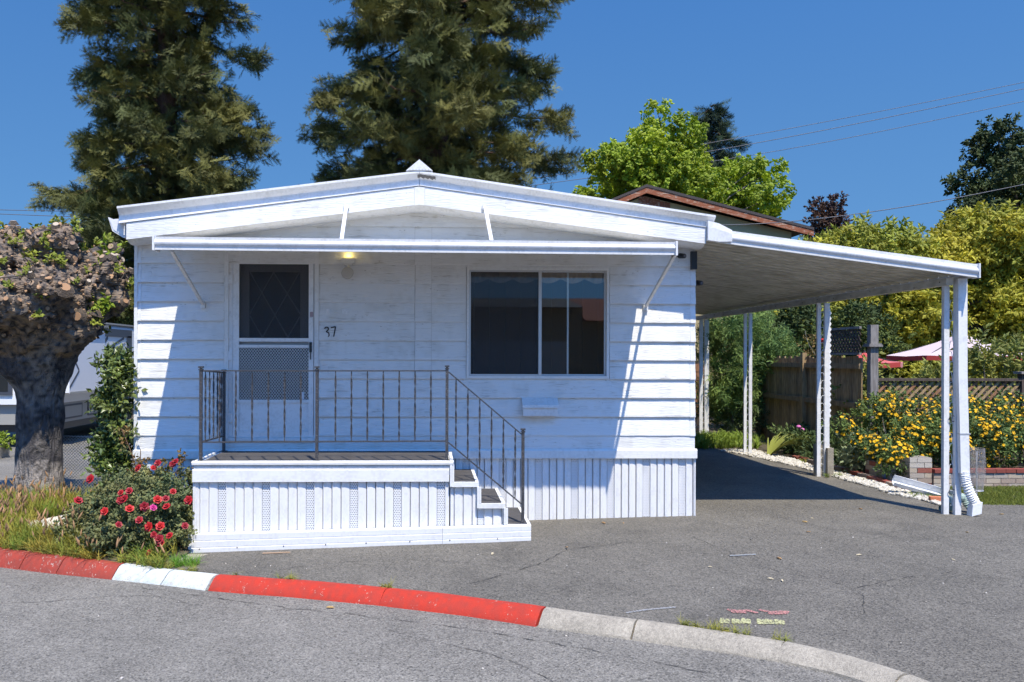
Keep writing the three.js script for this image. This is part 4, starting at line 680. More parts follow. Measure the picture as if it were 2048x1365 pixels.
// ---------- left side: pollarded street tree ----------
seed = 77;
{
  const t = thing('pollarded_tree', 'pollarded street tree with a gnarled knotty head beside the road', 'tree', [-5.07, 0, -1.8]);
  // bones of the trunk, arms and knuckles; [a, b, ra, rb]
  const B = [], top = V(0, 1.55, 0);
  B.push([V(-0.02, -0.35, 0), V(-0.01, 0.05, 0), 0.34, 0.285], [V(-0.01, 0.05, 0), V(0, 1.0, 0), 0.285, 0.262], [V(0, 1.0, 0), V(0, 1.75, 0), 0.262, 0.36]);
  const arms = [[0.62, 2.35, 0.25], [0.78, 2.95, 0.05], [0.3, 3.08, 0.3], [-0.25, 3.0, 0.45], [-0.75, 2.85, 0.25], [-0.95, 2.4, 0.3], [-0.5, 2.2, 0.62], [0.1, 2.35, 0.72], [-0.1, 3.1, -0.35], [0.5, 2.8, -0.5], [-0.7, 2.7, -0.5], [0.35, 2.6, 0.62], [-0.35, 2.62, 0.72], [0.85, 2.62, 0.1]];
  for (const [x, y, z] of arms) { const e = V(x, y, z), m = e.clone().multiplyScalar(0.5).setY(lerp(1.75, y, 0.42)); B.push([V(x * 0.1, 1.6, z * 0.1), m, 0.24, 0.2], [m, e, 0.2, rr(0.2, 0.3)]); for (let k = 0; k < 3; k++) { const q = e.clone().add(dirOn().multiplyScalar(0.22)); B.push([q, q.clone().add(V(rr(-0.1, 0.1), rr(-0.03, 0.12), rr(-0.1, 0.1))), rr(0.1, 0.19), rr(0.08, 0.14)]); } }
  B.push([V(0.42, 1.95, 0.35), V(0.62, 2.55, 0.42), 0.12, 0.15], [V(0.62, 2.55, 0.42), V(0.5, 3.05, 0.45), 0.15, 0.11]); // smooth arm seen from the road
  B.push([V(-0.2, 1.62, 0.28), V(-0.1, 1.75, 0.3), 0.16, 0.14], [V(0.15, 1.78, 0.3), V(0.05, 1.85, 0.33), 0.15, 0.13], [V(-0.62, 1.95, 0.1), V(-0.4, 1.8, 0.2), 0.2, 0.2]);
  for (let k = 0; k < 120; k++) { const e = V(...arms[k % arms.length]).add(dirOn().multiplyScalar(rr(0.24, 0.36))); B.push([e, e.clone().add(dirOn().multiplyScalar(0.05)), rr(0.04, 0.085), rr(0.03, 0.06)]); }
  const dat = B.map(([a, b, r, s]) => { const d = b.clone().sub(a); return [a.x, a.y, a.z, d.x, d.y, d.z, d.lengthSq() || 1e-6, r, s, a.clone().lerp(b, 0.5), d.length() / 2 + Math.max(r, s)]; });
  const N = 100, half = 2.0, cy = 1.62, mc = new MarchingCubes(N, greyBark, false, false, 400000); mc.isolation = 0;
  for (let k = 0; k < N; k++) for (let j = 0; j < N; j++) for (let i = 0; i < N; i++) {
    const x = (i - N / 2) / (N / 2) * half, y = (j - N / 2) / (N / 2) * half + cy, z = (k - N / 2) / (N / 2) * half;
    let s = 0, best = 9; const K = 26;
    const rad = Math.hypot(x, z), far = rad > 1.6 || (y < 1.35 && rad > 0.5) || y > 3.75; if (far) { mc.field[i + j * N + k * N * N] = -1; continue; }
    for (const [ax, ay, az, dx, dy, dz, l2, ra, rb, mid, R] of dat) { const mx = x - mid.x, my = y - mid.y, mz = z - mid.z; if (mx * mx + my * my + mz * mz > (R + 0.3) * (R + 0.3)) continue; const t2 = clamp(((x - ax) * dx + (y - ay) * dy + (z - az) * dz) / l2, 0, 1), ex_ = x - ax - dx * t2, ey = y - ay - dy * t2, ez = z - az - dz * t2, d = Math.sqrt(ex_ * ex_ + ey * ey + ez * ez) - lerp(ra, rb, t2); s += Math.exp(-K * d); if (d < best) best = d; }
    let d = s > 0 ? -Math.log(s) / K : 0.6;
    if (d < 0.2 && d > -0.25) { const head = clamp((y - 1.5) / 0.4, 0, 1); d += lerp(0.018, 0.075, head) * fbm(x * 4.2, y * 4.2, z * 4.2, 3) * 1.6 - head * 0.11 * (0.35 - Math.abs(noise3(x * 7, y * 7, z * 7))); if (y < 1.5) d += 0.02 * noise3(Math.atan2(z, x) * 2.2, y * 1.1, 3); }
    mc.field[i + j * N + k * N * N] = -d;
  }
  mc.update();
  const n = mc.count, P = new Float32Array(n * 3); for (let i = 0; i < n; i++) { P[i * 3] = mc.positionArray[i * 3] * half; P[i * 3 + 1] = mc.positionArray[i * 3 + 1] * half + cy; P[i * 3 + 2] = mc.positionArray[i * 3 + 2] * half; }
  let g = new THREE.BufferGeometry(); g.setAttribute('position', new THREE.BufferAttribute(P, 3)); g = mergeVertices(g, 1e-4); g.computeVertexNormals();
  const pos = g.attributes.position, nor = g.attributes.normal, col = new Float32Array(pos.count * 3);
  for (let i = 0; i < pos.count; i++) { const x = pos.getX(i), y = pos.getY(i), z = pos.getZ(i), f = fbm(x * 6, y * 3, z * 6, 4), h = fbm(x * 17, y * 17, z * 17, 3); // bark, pale scales, lichen and dark wet streaks
    const scale = clamp((fbm(x * 3.1 + 4, y * 2.0, z * 3.1, 3) - 0.02) * 7, 0, 1) * clamp((h + 0.18) * 4, 0, 1);
    let c = mix3([0.05, 0.046, 0.052], [0.125, 0.115, 0.112], clamp(f * 1.5 + 0.45, 0, 1)); c = mix3(c, [0.33, 0.29, 0.25], scale * 0.6); if (y < 0.42 + 0.1 * f) c = mix3(c, [0.34, 0.30, 0.27], 0.75); if (y > 1.75) c = mix3(c.map((q) => q * 0.8), [0.27, 0.19, 0.12], clamp(h * 3 + 0.42, 0, 0.85)); if (h < -0.14) c = c.map((q) => q * 0.42); c.forEach((q, k) => col[i * 3 + k] = q); }
  g.setAttribute('color', new THREE.BufferAttribute(col, 3));
  const uv = new Float32Array(pos.count * 2); for (let i = 0; i < pos.count; i++) { uv[i * 2] = Math.atan2(pos.getZ(i), pos.getX(i)) * 0.3; uv[i * 2 + 1] = pos.getY(i); } g.setAttribute('uv', new THREE.BufferAttribute(uv, 2));
  add(t, 'trunk', g, std({ vertexColors: true, bumpMap: greyBark.bumpMap, bumpScale: 0.05, roughness: 0.95 }));
  // sawn stubs on the knuckles
  const picks = []; for (let i = 0; i < 20000 && picks.length < 230; i++) { const k = Math.floor(rnd() * pos.count), p = V().fromBufferAttribute(pos, k), q = V().fromBufferAttribute(nor, k); if (p.y < 2.0 || q.y < -0.25 || (q.z < -0.2 && rnd() < 0.8)) continue; if (picks.some(([a]) => a.distanceTo(p) < 0.065)) continue; picks.push([p, q]); }
  const cuts = [[0.36, 0.25, 0.16], [0.33, 0.19, 0.10], [0.42, 0.34, 0.25], [0.24, 0.16, 0.11]].map((c) => std({ color: rgb(...c), roughness: 0.9 })), side = std({ color: rgb(0.15, 0.115, 0.085), roughness: 0.95, bumpMap: greyBark.bumpMap, bumpScale: 0.03 });
  for (const [p, q] of picks) { const r = rr(0.014, 0.05) * (rnd() < 0.15 ? 1.5 : 1), L = rr(0.02, 0.065), d = q.clone().add(V(rr(-0.4, 0.4), rr(0, 0.6), rr(-0.2, 0.5))).normalize(); const c = new THREE.CylinderGeometry(r * 0.86, r * 1.7, L, 9); c.applyQuaternion(aim(d)); c.translate(...p.clone().addScaledVector(d, L * 0.3).toArray()); const s = add(t, 'cut_stub', c, side); const cap = new THREE.CylinderGeometry(r * 0.8, r * 0.84, 0.006, 9); cap.applyQuaternion(aim(d)); cap.translate(...p.clone().addScaledVector(d, L * 0.8 + 0.003).toArray()); add(s, 'sawn_face', cap, cuts[Math.floor(rnd() * 4)]); }
  const knobs = []; for (let i = 0; i < 5200 && knobs.length < 1900; i++) { const k = Math.floor(rnd() * pos.count), p = V().fromBufferAttribute(pos, k), q = V().fromBufferAttribute(nor, k); if (p.y < 1.95 || q.y < -0.45) continue; knobs.push({ p, q: aim(q.clone().add(dirOn().multiplyScalar(0.5)), rr(0, 6)), s: V(rr(0.5, 1.3), rr(0.5, 2.2), rr(0.5, 1.3)).multiplyScalar(rr(0.5, 1.3)), c: rnd() < 0.3 ? [2.2, 1.75, 1.3] : tint([0.4, 0.4, 0.42], [1.3, 1.15, 1]) }); }
  { const kg = new THREE.IcosahedronGeometry(0.022, 1), kp = kg.attributes.position; for (let i = 0; i < kp.count; i++) { const v = V().fromBufferAttribute(kp, i), s = 1 + 0.5 * noise3(v.x * 60, v.y * 60, v.z * 60); kp.setXYZ(i, v.x * s, v.y * s, v.z * s); } kg.computeVertexNormals(); instanced(t, 'bark_knobs', kg, std({ color: rgb(0.17, 0.13, 0.095), roughness: 0.95 }), knobs); }
  const sprouts = []; for (let i = 0; i < 420; i++) { const k = Math.floor(rnd() * pos.count), p = V().fromBufferAttribute(pos, k), q = V().fromBufferAttribute(nor, k); if (p.y < 2.1 || q.y < -0.1) continue; for (let j = 0; j < 3; j++) sprouts.push({ p: p.clone().add(dirOn().multiplyScalar(0.04)), q: aim(q.clone().add(V(rr(-0.5, 0.5), rr(0.1, 0.8), rr(-0.5, 0.5))), rr(0, 6)), s: rr(0.5, 1.1), c: tint([0.8, 0.8, 0.8], [1.3, 1.15, 1]) }); }
  for (const [x, y, z] of [[0.93, 3.1, 0.15], [0.9, 2.95, 0.25], [0.97, 2.45, 0.2], [0.92, 2.38, 0.28], [-0.6, 3.1, 0.4]]) for (let j = 0; j < 9; j++) sprouts.push({ p: V(x, y, z).add(dirOn().multiplyScalar(0.08)), q: aim(dirOn().add(V(0, 0.5, 0.3)), rr(0, 6)), s: rr(0.9, 1.5), c: [1.2, 1.3, 0.8] });
  instanced(t, 'sprout_leaves', spray(5, 0.09, 0.075, 0.055, { up: 0.6, flat: 1 }), leafMat(0.22, 0.27, 0.03, 0.35), sprouts);
  const tw = []; for (let i = 0; i < 16; i++) { const [p, q] = picks[i * 5 % picks.length]; tw.push(pipe([p.clone(), p.clone().addScaledVector(q, 0.1).add(V(rr(-0.05, 0.05), 0.04, 0)), p.clone().addScaledVector(q, 0.2).add(V(rr(-0.15, 0.15), rr(-0.15, 0.05), 0.05))], 0.006, 8, 5)); }
  add(t, 'twigs', tw, side).userData.kind = 'stuff';
}
// ---------- camper trailer in the lane ----------
{
  const r = thing('camper_trailer', 'white camper trailer with grey chevron stripes parked behind the pollarded tree', 'trailer', [-8, 0, 0]);
  const white = std({ color: rgb(0.72, 0.73, 0.75), roughness: 0.35 }), dark = std({ color: rgb(0.055, 0.06, 0.075), roughness: 0.4 }), grey = std({ color: rgb(0.33, 0.32, 0.29), roughness: 0.5 }), glassD = std({ color: rgb(0.015, 0.018, 0.02), roughness: 0.08 });
  add(r, 'body', loft([-8.6, -15.6].map((z) => [V(-2.4, 0.75, z), V(0, 0.75, z), V(0, 2.48, z), V(-0.08, 2.56, z), V(-2.32, 2.56, z), V(-2.4, 2.48, z)])), white);
  add(r, 'roof_trim', ex(-2.42, 0.02, 2.561, 2.60, -15.62, -8.58), grey);
  const so = add(r, 'slide_out', ex(0.001, 0.28, 0.98, 2.42, -10.98, -9.0), white);
  add(so, 'awning_roll', ex(0.05, 0.34, 2.43, 2.50, -11.05, -8.95), grey);
  add(so, 'trim', ex(0.2805, 0.29, 0.955, 1.0, -10.98, -9.0), grey);
  add(r, 'frame_strip', ex(0.001, 0.02, 0.85, 2.45, -11.35, -11.05), dark); add(r, 'frame_strip', ex(0.001, 0.02, 0.95, 2.30, -13.55, -13.2), dark); add(r, 'frame_strip', ex(0.001, 0.02, 2.26, 2.46, -13.55, -11.36), dark);
  const chev = (z, y, Z, Y, w, m) => add(r, 'stripe', loft([0.002, 0.008].map((x) => [V(x, y - w, z), V(x, Y - w, Z), V(x, Y + w, Z), V(x, y + w, z)])), m);
  chev(-11.4, 1.85, -13.0, 2.24, 0.03, dark); chev(-11.4, 1.75, -13.1, 2.12, 0.02, grey); chev(-11.4, 1.95, -11.9, 2.25, 0.05, dark); chev(-11.4, 1.65, -12.0, 1.1, 0.06, dark); chev(-11.4, 1.45, -12.2, 0.85, 0.04, grey); chev(-11.4, 1.8, -11.8, 1.95, 0.05, dark);
  const w = add(r, 'window', ex(0.001, 0.03, 1.5, 2.0, -12.8, -11.75), dark); add(w, 'pane', ex(0.031, 0.034, 1.55, 1.95, -12.72, -11.83), glassD);
  for (const [a, b] of [[1.9, 1.45], [1.1, 1.45]]) add(so, 'stripe', loft([0.2805, 0.286].map((x) => [V(x, a - 0.03, -9.02), V(x, b - 0.03, -9.5), V(x, b + 0.03, -9.5), V(x, a + 0.03, -9.02)])), dark);
  const sk = add(r, 'lower_panel', ex(-2.38, -0.02, 0.32, 0.748, -15.5, -8.7), grey);
  for (const z of [-9.4, -10.7]) { add(sk, 'hatch', ex(-0.018, -0.008, 0.38, 0.70, z - 1.0, z), dark); add(sk, 'hatch_door', ex(-0.0075, 0.0, 0.42, 0.66, z - 0.94, z - 0.06), grey); }
  add(r, 'chassis', ex(-2.2, -0.2, 0.14, 0.319, -15.2, -9), dark);
  for (const z of [-12.6, -13.5]) { const tyre = new THREE.CylinderGeometry(0.36, 0.36, 0.22, 24); tyre.rotateZ(Math.PI / 2); tyre.translate(-0.25, 0.16, z); const wh = add(r, 'wheel', tyre, M.black); const rim = new THREE.CylinderGeometry(0.2, 0.2, 0.02, 16); rim.rotateZ(Math.PI / 2); rim.translate(-0.13, 0.16, z); add(wh, 'rim', rim, M.alu); }
  for (const z of [-9.3, -15]) add(r, 'jack', ex(-0.35, -0.25, -0.25, 0.2, z - 0.05, z + 0.05), M.alu);
  const ac = loft([[-1.75, 0], [-1.65, 0.26], [-0.85, 0.26], [-0.7, 0]].map(([x, h]) => [V(x, 2.601, -10.9), V(x, 2.602 + h, -10.8), V(x, 2.602 + h, -9.9), V(x, 2.601, -9.8)])); add(r, 'roof_unit', ac, std({ color: rgb(0.14, 0.13, 0.135), roughness: 0.7 }));
  const e = add(r, 'end_window', ex(-1.9, -0.72, 0.95, 2.05, -8.6, -8.56), dark); add(e, 'pane', ex(-1.82, -0.80, 1.02, 1.98, -8.559, -8.556), glassD);
}
{ // house beyond the trailer
  const h = thing('far_house', 'tan house with a brown roof and corner window beyond the camper trailer', 'house', [0, 0, -22]);
  const tan = std({ color: rgb(0.45, 0.38, 0.25), roughness: 0.9 }), roof = std({ map: rep(texture(256, 256, (u, v) => mix3([0.12, 0.06, 0.045], [0.24, 0.13, 0.10], n128(u * 128, v * 128)), true), 1.5), roughness: 0.95 });
  add(h, 'wall', ex(-22, -8.4, -0.4, 4.1, -7, 0), tan);
  add(h, 'roof', loft([-22.6, -8.0].map((x) => [V(x, 4.12, 0.9), V(x, 5.35, -3.5), V(x, 4.12, -7.8)])), roof);
  const fas = add(h, 'eave_board', ex(-22.6, -8.0, 4.02, 4.119, 0.84, 0.88), std({ color: rgb(0.06, 0.045, 0.04), roughness: 0.8 }));
  const w = add(h, 'window', ex(-12.7, -11.2, 3.2, 4.0, 0.001, 0.05), std({ color: rgb(0.7, 0.7, 0.7), roughness: 0.5 })); for (const x of [-12.65, -11.9]) add(w, 'pane', ex(x, x + 0.66, 3.25, 3.93, 0.051, 0.055), std({ color: rgb(0.03, 0.04, 0.045), roughness: 0.08 }));
  add(h, 'chimney', ex(-10.6, -10.3, 4.5, 5.5, -1.6, -1.3), roof);
}
{ // green vine tree between the far house and the home
  const C = []; for (let i = 0; i < 9; i++) C.push([rr(-0.5, 0.5), 2.3 + i * 0.22, rr(-0.4, 0.4), rr(0.3, 0.45)]);
  broadleaf('garden_tree', 'small dark garden tree against the tan wall of the far house', [-9.3, 0, -17.5], 2.4, C, spray(8, 0.22, 0.12, 0.07), leafMat(0.10, 0.13, 0.03), 260, {}, undefined, greyBark, 0.08);
  const t = thing('planter_box', 'low pale planter box with bright ground cover left of the tree trunk', 'planter', [-9.1, -0.24, -6.9]);
  add(t, 'box', [ex(-1.6, 1.0, 0, 0.34, -0.3, -0.24), ex(-1.6, 1.0, 0, 0.34, 0.24, 0.3), ex(-1.6, -1.54, 0, 0.34, -0.239, 0.239), ex(0.94, 1.0, 0, 0.34, -0.239, 0.239)], M.concrete); add(t, 'soil', ex(-1.539, 0.939, 0.02, 0.3, -0.239, 0.239), M.soil);
  const D = []; for (let i = 0; i < 14; i++) D.push([-1.4 + i * 0.18, 0.40, rr(-0.1, 0.1), 0.22]); leafClumps(t, 'ground_cover', spray(8, 0.1, 0.06, 0.04), leafMat(0.25, 0.32, 0.03), D, 900, { flatY: 0.6 });
  const s = thing('low_shrub', 'low dark shrub with yellowing tips in front of the planter box', 'shrub', [-9.05, -0.2, -6.2]); const E = []; for (let i = 0; i < 9; i++) E.push([-1 + i * 0.22, 0.1, rr(-0.1, 0.1), 0.2]); leafClumps(s, 'foliage', spray(8, 0.12, 0.08, 0.05), leafMat(0.12, 0.14, 0.02), E, 900, { lo: [0.6, 0.8, 0.8], hi: [1.9, 1.3, 0.8] });
}
{ // chain-link fence between tree and house
  const f = thing('chain_link_fence', 'low chain link fence between the pollarded tree and the house', 'fence', [0, 0, -2.15]);
  const w = [], x0 = -5.15, x1 = -3.36, y0 = -0.1, y1 = 0.70, p = 0.042, H = y1 - y0;
  for (const s of [1, -1]) for (let k = -24; k < 48; k++) { const xa = x0 + k * p, xb = xa + H, A = Math.max(xa, x0), Bx = Math.min(xb, x1); if (Bx - A < 0.02) continue; const yy = (x) => s > 0 ? y0 + (x - xa) : y1 - (x - xa); w.push(rod(V(A, yy(A), 0.004 * s), V(Bx, yy(Bx), 0.004 * s), 0.0042)); }
  const m = add(f, 'wire_mesh', w, std({ color: rgb(0.34, 0.34, 0.33), roughness: 0.5, metalness: 0.4 })); m.userData.kind = 'stuff';
  add(f, 'top_rail', pipe([V(x0, y1, 0), V((x0 + x1) / 2, y1 - 0.02, 0), V(x1, y1 + 0.01, 0)], 0.004, 12, 7), M.alu);
  for (const x of [x0, x1]) add(f, 'post', pipe([V(x, y0 - 0.2, 0), V(x, 0.4, 0), V(x, y1 + 0.04, 0)], 0.022, 4, 9), M.alu);
}
// ---------- weeds, roses and shrub by the porch ----------
seed = 99;
const stone = (r, sx, sy, sz) => { const g = new THREE.IcosahedronGeometry(r, 1), p = g.attributes.position; for (let i = 0; i < p.count; i++) { const v = V().fromBufferAttribute(p, i), k = 1 + 0.35 * noise3(v.x / r * 1.1 + sx, v.y / r * 1.1, v.z / r * 1.1 + sz); p.setXYZ(i, v.x * k * sx, v.y * k * sy, v.z * k * sz); } g.computeVertexNormals(); return g; };
{
  const s = thing('stepping_slab', 'broken pale concrete slab lying in the weeds', 'slab', [-4.08, -0.12, -0.28]);
  const R = (y, k) => [[-0.3, 0.3], [0.06, 0.36], [0.24, 0.22], [0.3, -0.1], [0.18, -0.36], [-0.1, -0.3], [-0.22, -0.05], [-0.36, 0.1]].map(([x, z]) => V(x * k, y, z * k)); add(s, 'slab', loft([R(-0.05, 1), R(0.045, 1), R(0.06, 0.95)]), std({ map: M.concrete.map, color: rgb(2, 2, 2.1), roughness: 0.95 }));
  const p = thing('kerb_pad', 'small grey concrete pad between porch corner and white kerb', 'slab', [-2.42, -0.155, 1.3]); add(p, 'slab', loft([-0.04, 0.012].map((y) => [V(-0.32, y, -0.02), V(0.04, y, 0.3), V(0.28, y, -0.16), V(0.02, y, -0.2)])), M.concrete);
  const blade = (n, h, bend, w) => { const pos = []; for (let i = 0; i < n; i++) { const a = rr(0, 6.28), L = h * rr(0.6, 1.1), b = bend * rr(0.3, 1.2), ox = rr(-0.025, 0.025), oz = rr(-0.025, 0.025), dx = Math.cos(a), dz = Math.sin(a); let prev = null; for (let k = 0; k <= 4; k++) { const t = k / 4, x = ox + dx * b * L * t * t, y = L * t * (1 - 0.25 * b * t), z = oz + dz * b * L * t * t, q = w * (1 - t * t * 0.95); const l = [x - dz * q, y, z + dx * q], r = [x + dz * q, y, z - dx * q]; if (prev) pos.push(...prev[0], ...prev[1], ...r, ...prev[0], ...r, ...l); prev = [l, r]; } } const g = new THREE.BufferGeometry(); g.setAttribute('position', new THREE.Float32BufferAttribute(pos, 3)); g.computeVertexNormals(); return g; };
  const tuft = blade(9, 0.26, 0.7, 0.0035), list = [], heads = [];
  for (let i = 0; i < 6500; i++) { const x = rr(-6.6, -2.42), back = -1.7, z = lerp(back, kerbZ(x) + 0.05, Math.pow(rnd(), 0.7)); if (x > -3.1 && z < 1.22 - (x + 2.4) * 0.35) continue; if (Math.hypot(x + 5.07, z + 1.8) < 0.3) continue; const dx = x + 4.08, dz = z + 0.05; if (dx * dx / 0.11 + dz * dz / 0.3 < 1) continue; const clump = fbm(x * 1.7, z * 1.7, 5, 3); if (clump < -0.18 && rnd() < 0.8) continue; const tall = rr(0.6, 1.35) * (0.95 + 0.8 * clump) * (z > kerbZ(x) - 0.12 ? 0.6 : 1); const dry = clamp(0.45 + 1.6 * fbm(x * 2.3 + 9, z * 2.3, 1, 3) + rr(-0.25, 0.25), 0, 1); list.push({ p: V(x, bedY(x, z) - 0.01, z), q: Q(rr(-0.25, 0.25), rr(0, 6.28), rr(-0.25, 0.25)), s: V(rr(0.9, 1.3), tall, rr(0.9, 1.3)), c: mix3([0.55, 0.85, 0.4], [1.5, 1.05, 0.75], dry) }); if (dry > 0.45 && rnd() < 0.34) heads.push({ p: V(x + rr(-0.05, 0.05), bedY(x, z) + 0.24 * tall * rr(0.8, 1.25), z + rr(-0.05, 0.05)), q: Q(rr(-0.5, 0.5), rr(0, 6), rr(-0.5, 0.5)), s: rr(0.8, 1.35), c: tint([0.75, 0.7, 0.7], [1.2, 1.05, 1]) }); }
  const w = instanced(scene, 'weeds', tuft, leafMat(0.30, 0.31, 0.07, 0.35), list, 'tall yellow green weeds between kerb and house');
  const head = new THREE.LatheGeometry([[0, 0], [0.006, 0.012], [0.0095, 0.035], [0.007, 0.062], [0, 0.085]].map(([x, y]) => new THREE.Vector2(x, y)), 5);
  instanced(scene, 'seed_heads', head, std({ color: rgb(0.34, 0.22, 0.11), roughness: 0.95 }), heads, 'brown foxtail seed heads over the weeds');
  const edge = []; for (let i = 0; i < 420; i++) { const x = rnd() < 0.5 ? rr(-2.7, -0.3) : rr(1.2, 2.7), z = kerbZ(x) - 0.015 + rr(-0.02, 0.02); if (fbm(x * 2.6, 3, z, 2) < 0.06) continue; edge.push({ p: V(x, lotY(x, z) + 0.004, z), q: Q(rr(-0.6, 0.6), rr(0, 6), rr(-0.6, 0.6)), s: V(0.6, rr(0.12, 0.28), 0.6), c: tint([0.9, 0.9, 0.7], [1.7, 1.2, 0.9]) }); }
  for (let i = 0; i < 60; i++) edge.push({ p: V(-2.25 + rr(-0.12, 0.12), lotY(-2.25, 1.6) + 0.002, 1.55 + rr(-0.06, 0.06)), q: Q(rr(-0.5, 0.5), rr(0, 6), rr(-0.5, 0.5)), s: rr(0.3, 0.6), c: [0.8, 1.3, 0.5] });
  instanced(scene, 'kerb_weeds', tuft, leafMat(0.2, 0.25, 0.06, 0.3), edge, 'short dry weeds growing along the kerb joint');
}
{ // rose bush
  const b = thing('rose_bush', 'low rose bush with many red blooms left of the porch', 'rose bush', [-2.92, -0.1, 0.75]);
  const C = [], prof = table([[-0.75, 0.22], [-0.5, 0.46], [-0.25, 0.64], [0.1, 0.7], [0.5, 0.72]]); for (let i = 0; i < 90; i++) { const x = rr(-0.66, 0.47), h = prof(x), front = clamp((x + 0.7) / 0.9, 0.2, 1), z = rr(-0.35, 0.42 * front); C.push([x, rr(0.08, 1) * (h - 0.1) * (z > 0.2 ? 0.8 : 1), z, rr(0.1, 0.19)]); }
  for (let i = 0; i < 30; i++) { const x = rr(-0.25, 0.46); C.push([x, rr(0, 0.26), rr(0.3, 0.5), rr(0.08, 0.13)]); }
  leafClumps(b, 'foliage', spray(9, 0.10, 0.042, 0.03, { up: 0.5, flat: 1 }), leafMat(0.17, 0.185, 0.08, 0.25), C, 1700, { lo: [0.6, 0.75, 0.7], hi: [1.35, 1.2, 1], size: [0.7, 1.2] });
  const st = []; for (let i = 0; i < 26; i++) { const x = rr(-0.5, 0.45), z = rr(-0.3, 0.3), h = prof(x); st.push(pipe([V(x * 0.3, 0, z * 0.3), V(x * 0.7, h * 0.5, z * 0.7), V(x, h * rr(0.8, 1), z)], 0.006, 8, 5)); } add(b, 'stems', st, std({ color: rgb(0.12, 0.11, 0.05), roughness: 0.9 })).userData.kind = 'stuff';
  const petal = (R) => { const g = []; for (let ring = 0; ring < 3; ring++) for (let i = 0; i < 6 - ring; i++) { const a = i / (6 - ring) * 6.28 + ring * 0.5, tilt = 0.35 + ring * 0.42, q = new THREE.SphereGeometry(R * 0.62, 7, 4, 0, Math.PI * 2, 0, 0.85); q.scale(0.95, 0.4, 1.1); q.translate(0, 0.0, R * (0.55 - ring * 0.15)); q.rotateX(-tilt); q.rotateY(a); q.translate(0, ring * R * 0.12, 0); g.push(q); } return join(g); };
  const pg = petal(0.042), reds = [[0.42, 0.006, 0.012], [0.34, 0.005, 0.014], [0.5, 0.012, 0.012], [0.30, 0.008, 0.02]].map((c) => new THREE.MeshPhysicalMaterial({ color: rgb(...c), roughness: 0.6, side: THREE.DoubleSide, transmission: 0.15, thickness: 0 })), pink = std({ color: rgb(0.5, 0.03, 0.2), roughness: 0.6 }), core = std({ color: rgb(0.55, 0.38, 0.08), roughness: 0.8 });
  const blooms = [[-0.298, 0.693, 0.472], [-0.397, 0.496, 0.553], [-0.001, 0.57, 0.522], [0.073, 0.584, 0.516], [0.046, 0.512, 0.546], [0, 0.504, 0.549], [0.096, 0.423, 0.582], [-0.125, 0.407, 0.59], [0.204, 0.327, 0.623], [0.014, 0.288, 0.64], [0.309, 0.274, 0.645], [0.407, 0.274, 0.645], [0.351, 0.201, 0.66], [0.403, 0.159, 0.66], [0.417, 0.117, 0.66], [0.319, 0.032, 0.66], [0.422, 0.511, 0.546], [0.343, 0.507, 0.547], [0.315, 0.436, 0.577], [0.446, 0.44, 0.575], [0.48, 0.578, 0.518], [0.311, 0.839, 0.42], [0.267, 0.792, 0.431], [0.445, 0.829, 0.42], [0.483, 0.849, 0.42], [0.63, 0.277, 0.643], [0.645, 0.502, 0.549], [0.139, 0.788, 0.433], [0.5, 0.187, 0.66], [0.228, 0.45, 0.571]];
  for (const [x, y, z] of blooms) { const m = add(b, 'rose', pg, rnd() < 0.06 ? pink : reds[Math.floor(rnd() * 4)]); m.position.set(x, y, z); m.quaternion.copy(aim(V(rr(-0.5, 0.5), rr(0.2, 0.8), rr(0.5, 1)), rr(0, 6))); m.scale.setScalar(rr(0.8, 1.25)); const c = add(m, 'stamens', new THREE.SphereGeometry(0.008, 6, 5), core); c.position.y = 0.014; }
  const s2 = thing('climbing_rose', 'thin rose canes with reddish new leaves in front of the siding', 'rose bush', [-2.85, 0.3, 0.45]);
  const can = [], lv = []; for (const [x, h, l] of [[-0.28, 0.72, -0.08], [-0.2, 0.5, 0.04], [0.22, 0.42, 0.08], [0.1, 0.4, 0.0], [0.4, 0.3, 0.02], [0.52, 0.34, 0.1]]) { const c = [V(x * 0.6, 0, 0), V(x * 0.8, h * 0.5, 0.02), V(x + l, h, 0.03)], k = new THREE.CatmullRomCurve3(c); can.push(new THREE.TubeGeometry(k, 10, 0.005, 5)); for (let i = 0; i < 9; i++) lv.push({ p: k.getPoint(rr(0.4, 1)), q: aim(dirOn().add(V(0, 0.4, 0.2)), rr(0, 6)), s: rr(0.7, 1.2), c: tint([0.8, 0.9, 0.8], [1.9, 1.0, 0.9]) }); }
  add(s2, 'canes', can, std({ color: rgb(0.16, 0.09, 0.05), roughness: 0.9 })).userData.kind = 'stuff'; instanced(s2, 'leaves', spray(5, 0.09, 0.05, 0.035, { flat: 1 }), leafMat(0.14, 0.14, 0.05, 0.3), lv);
}
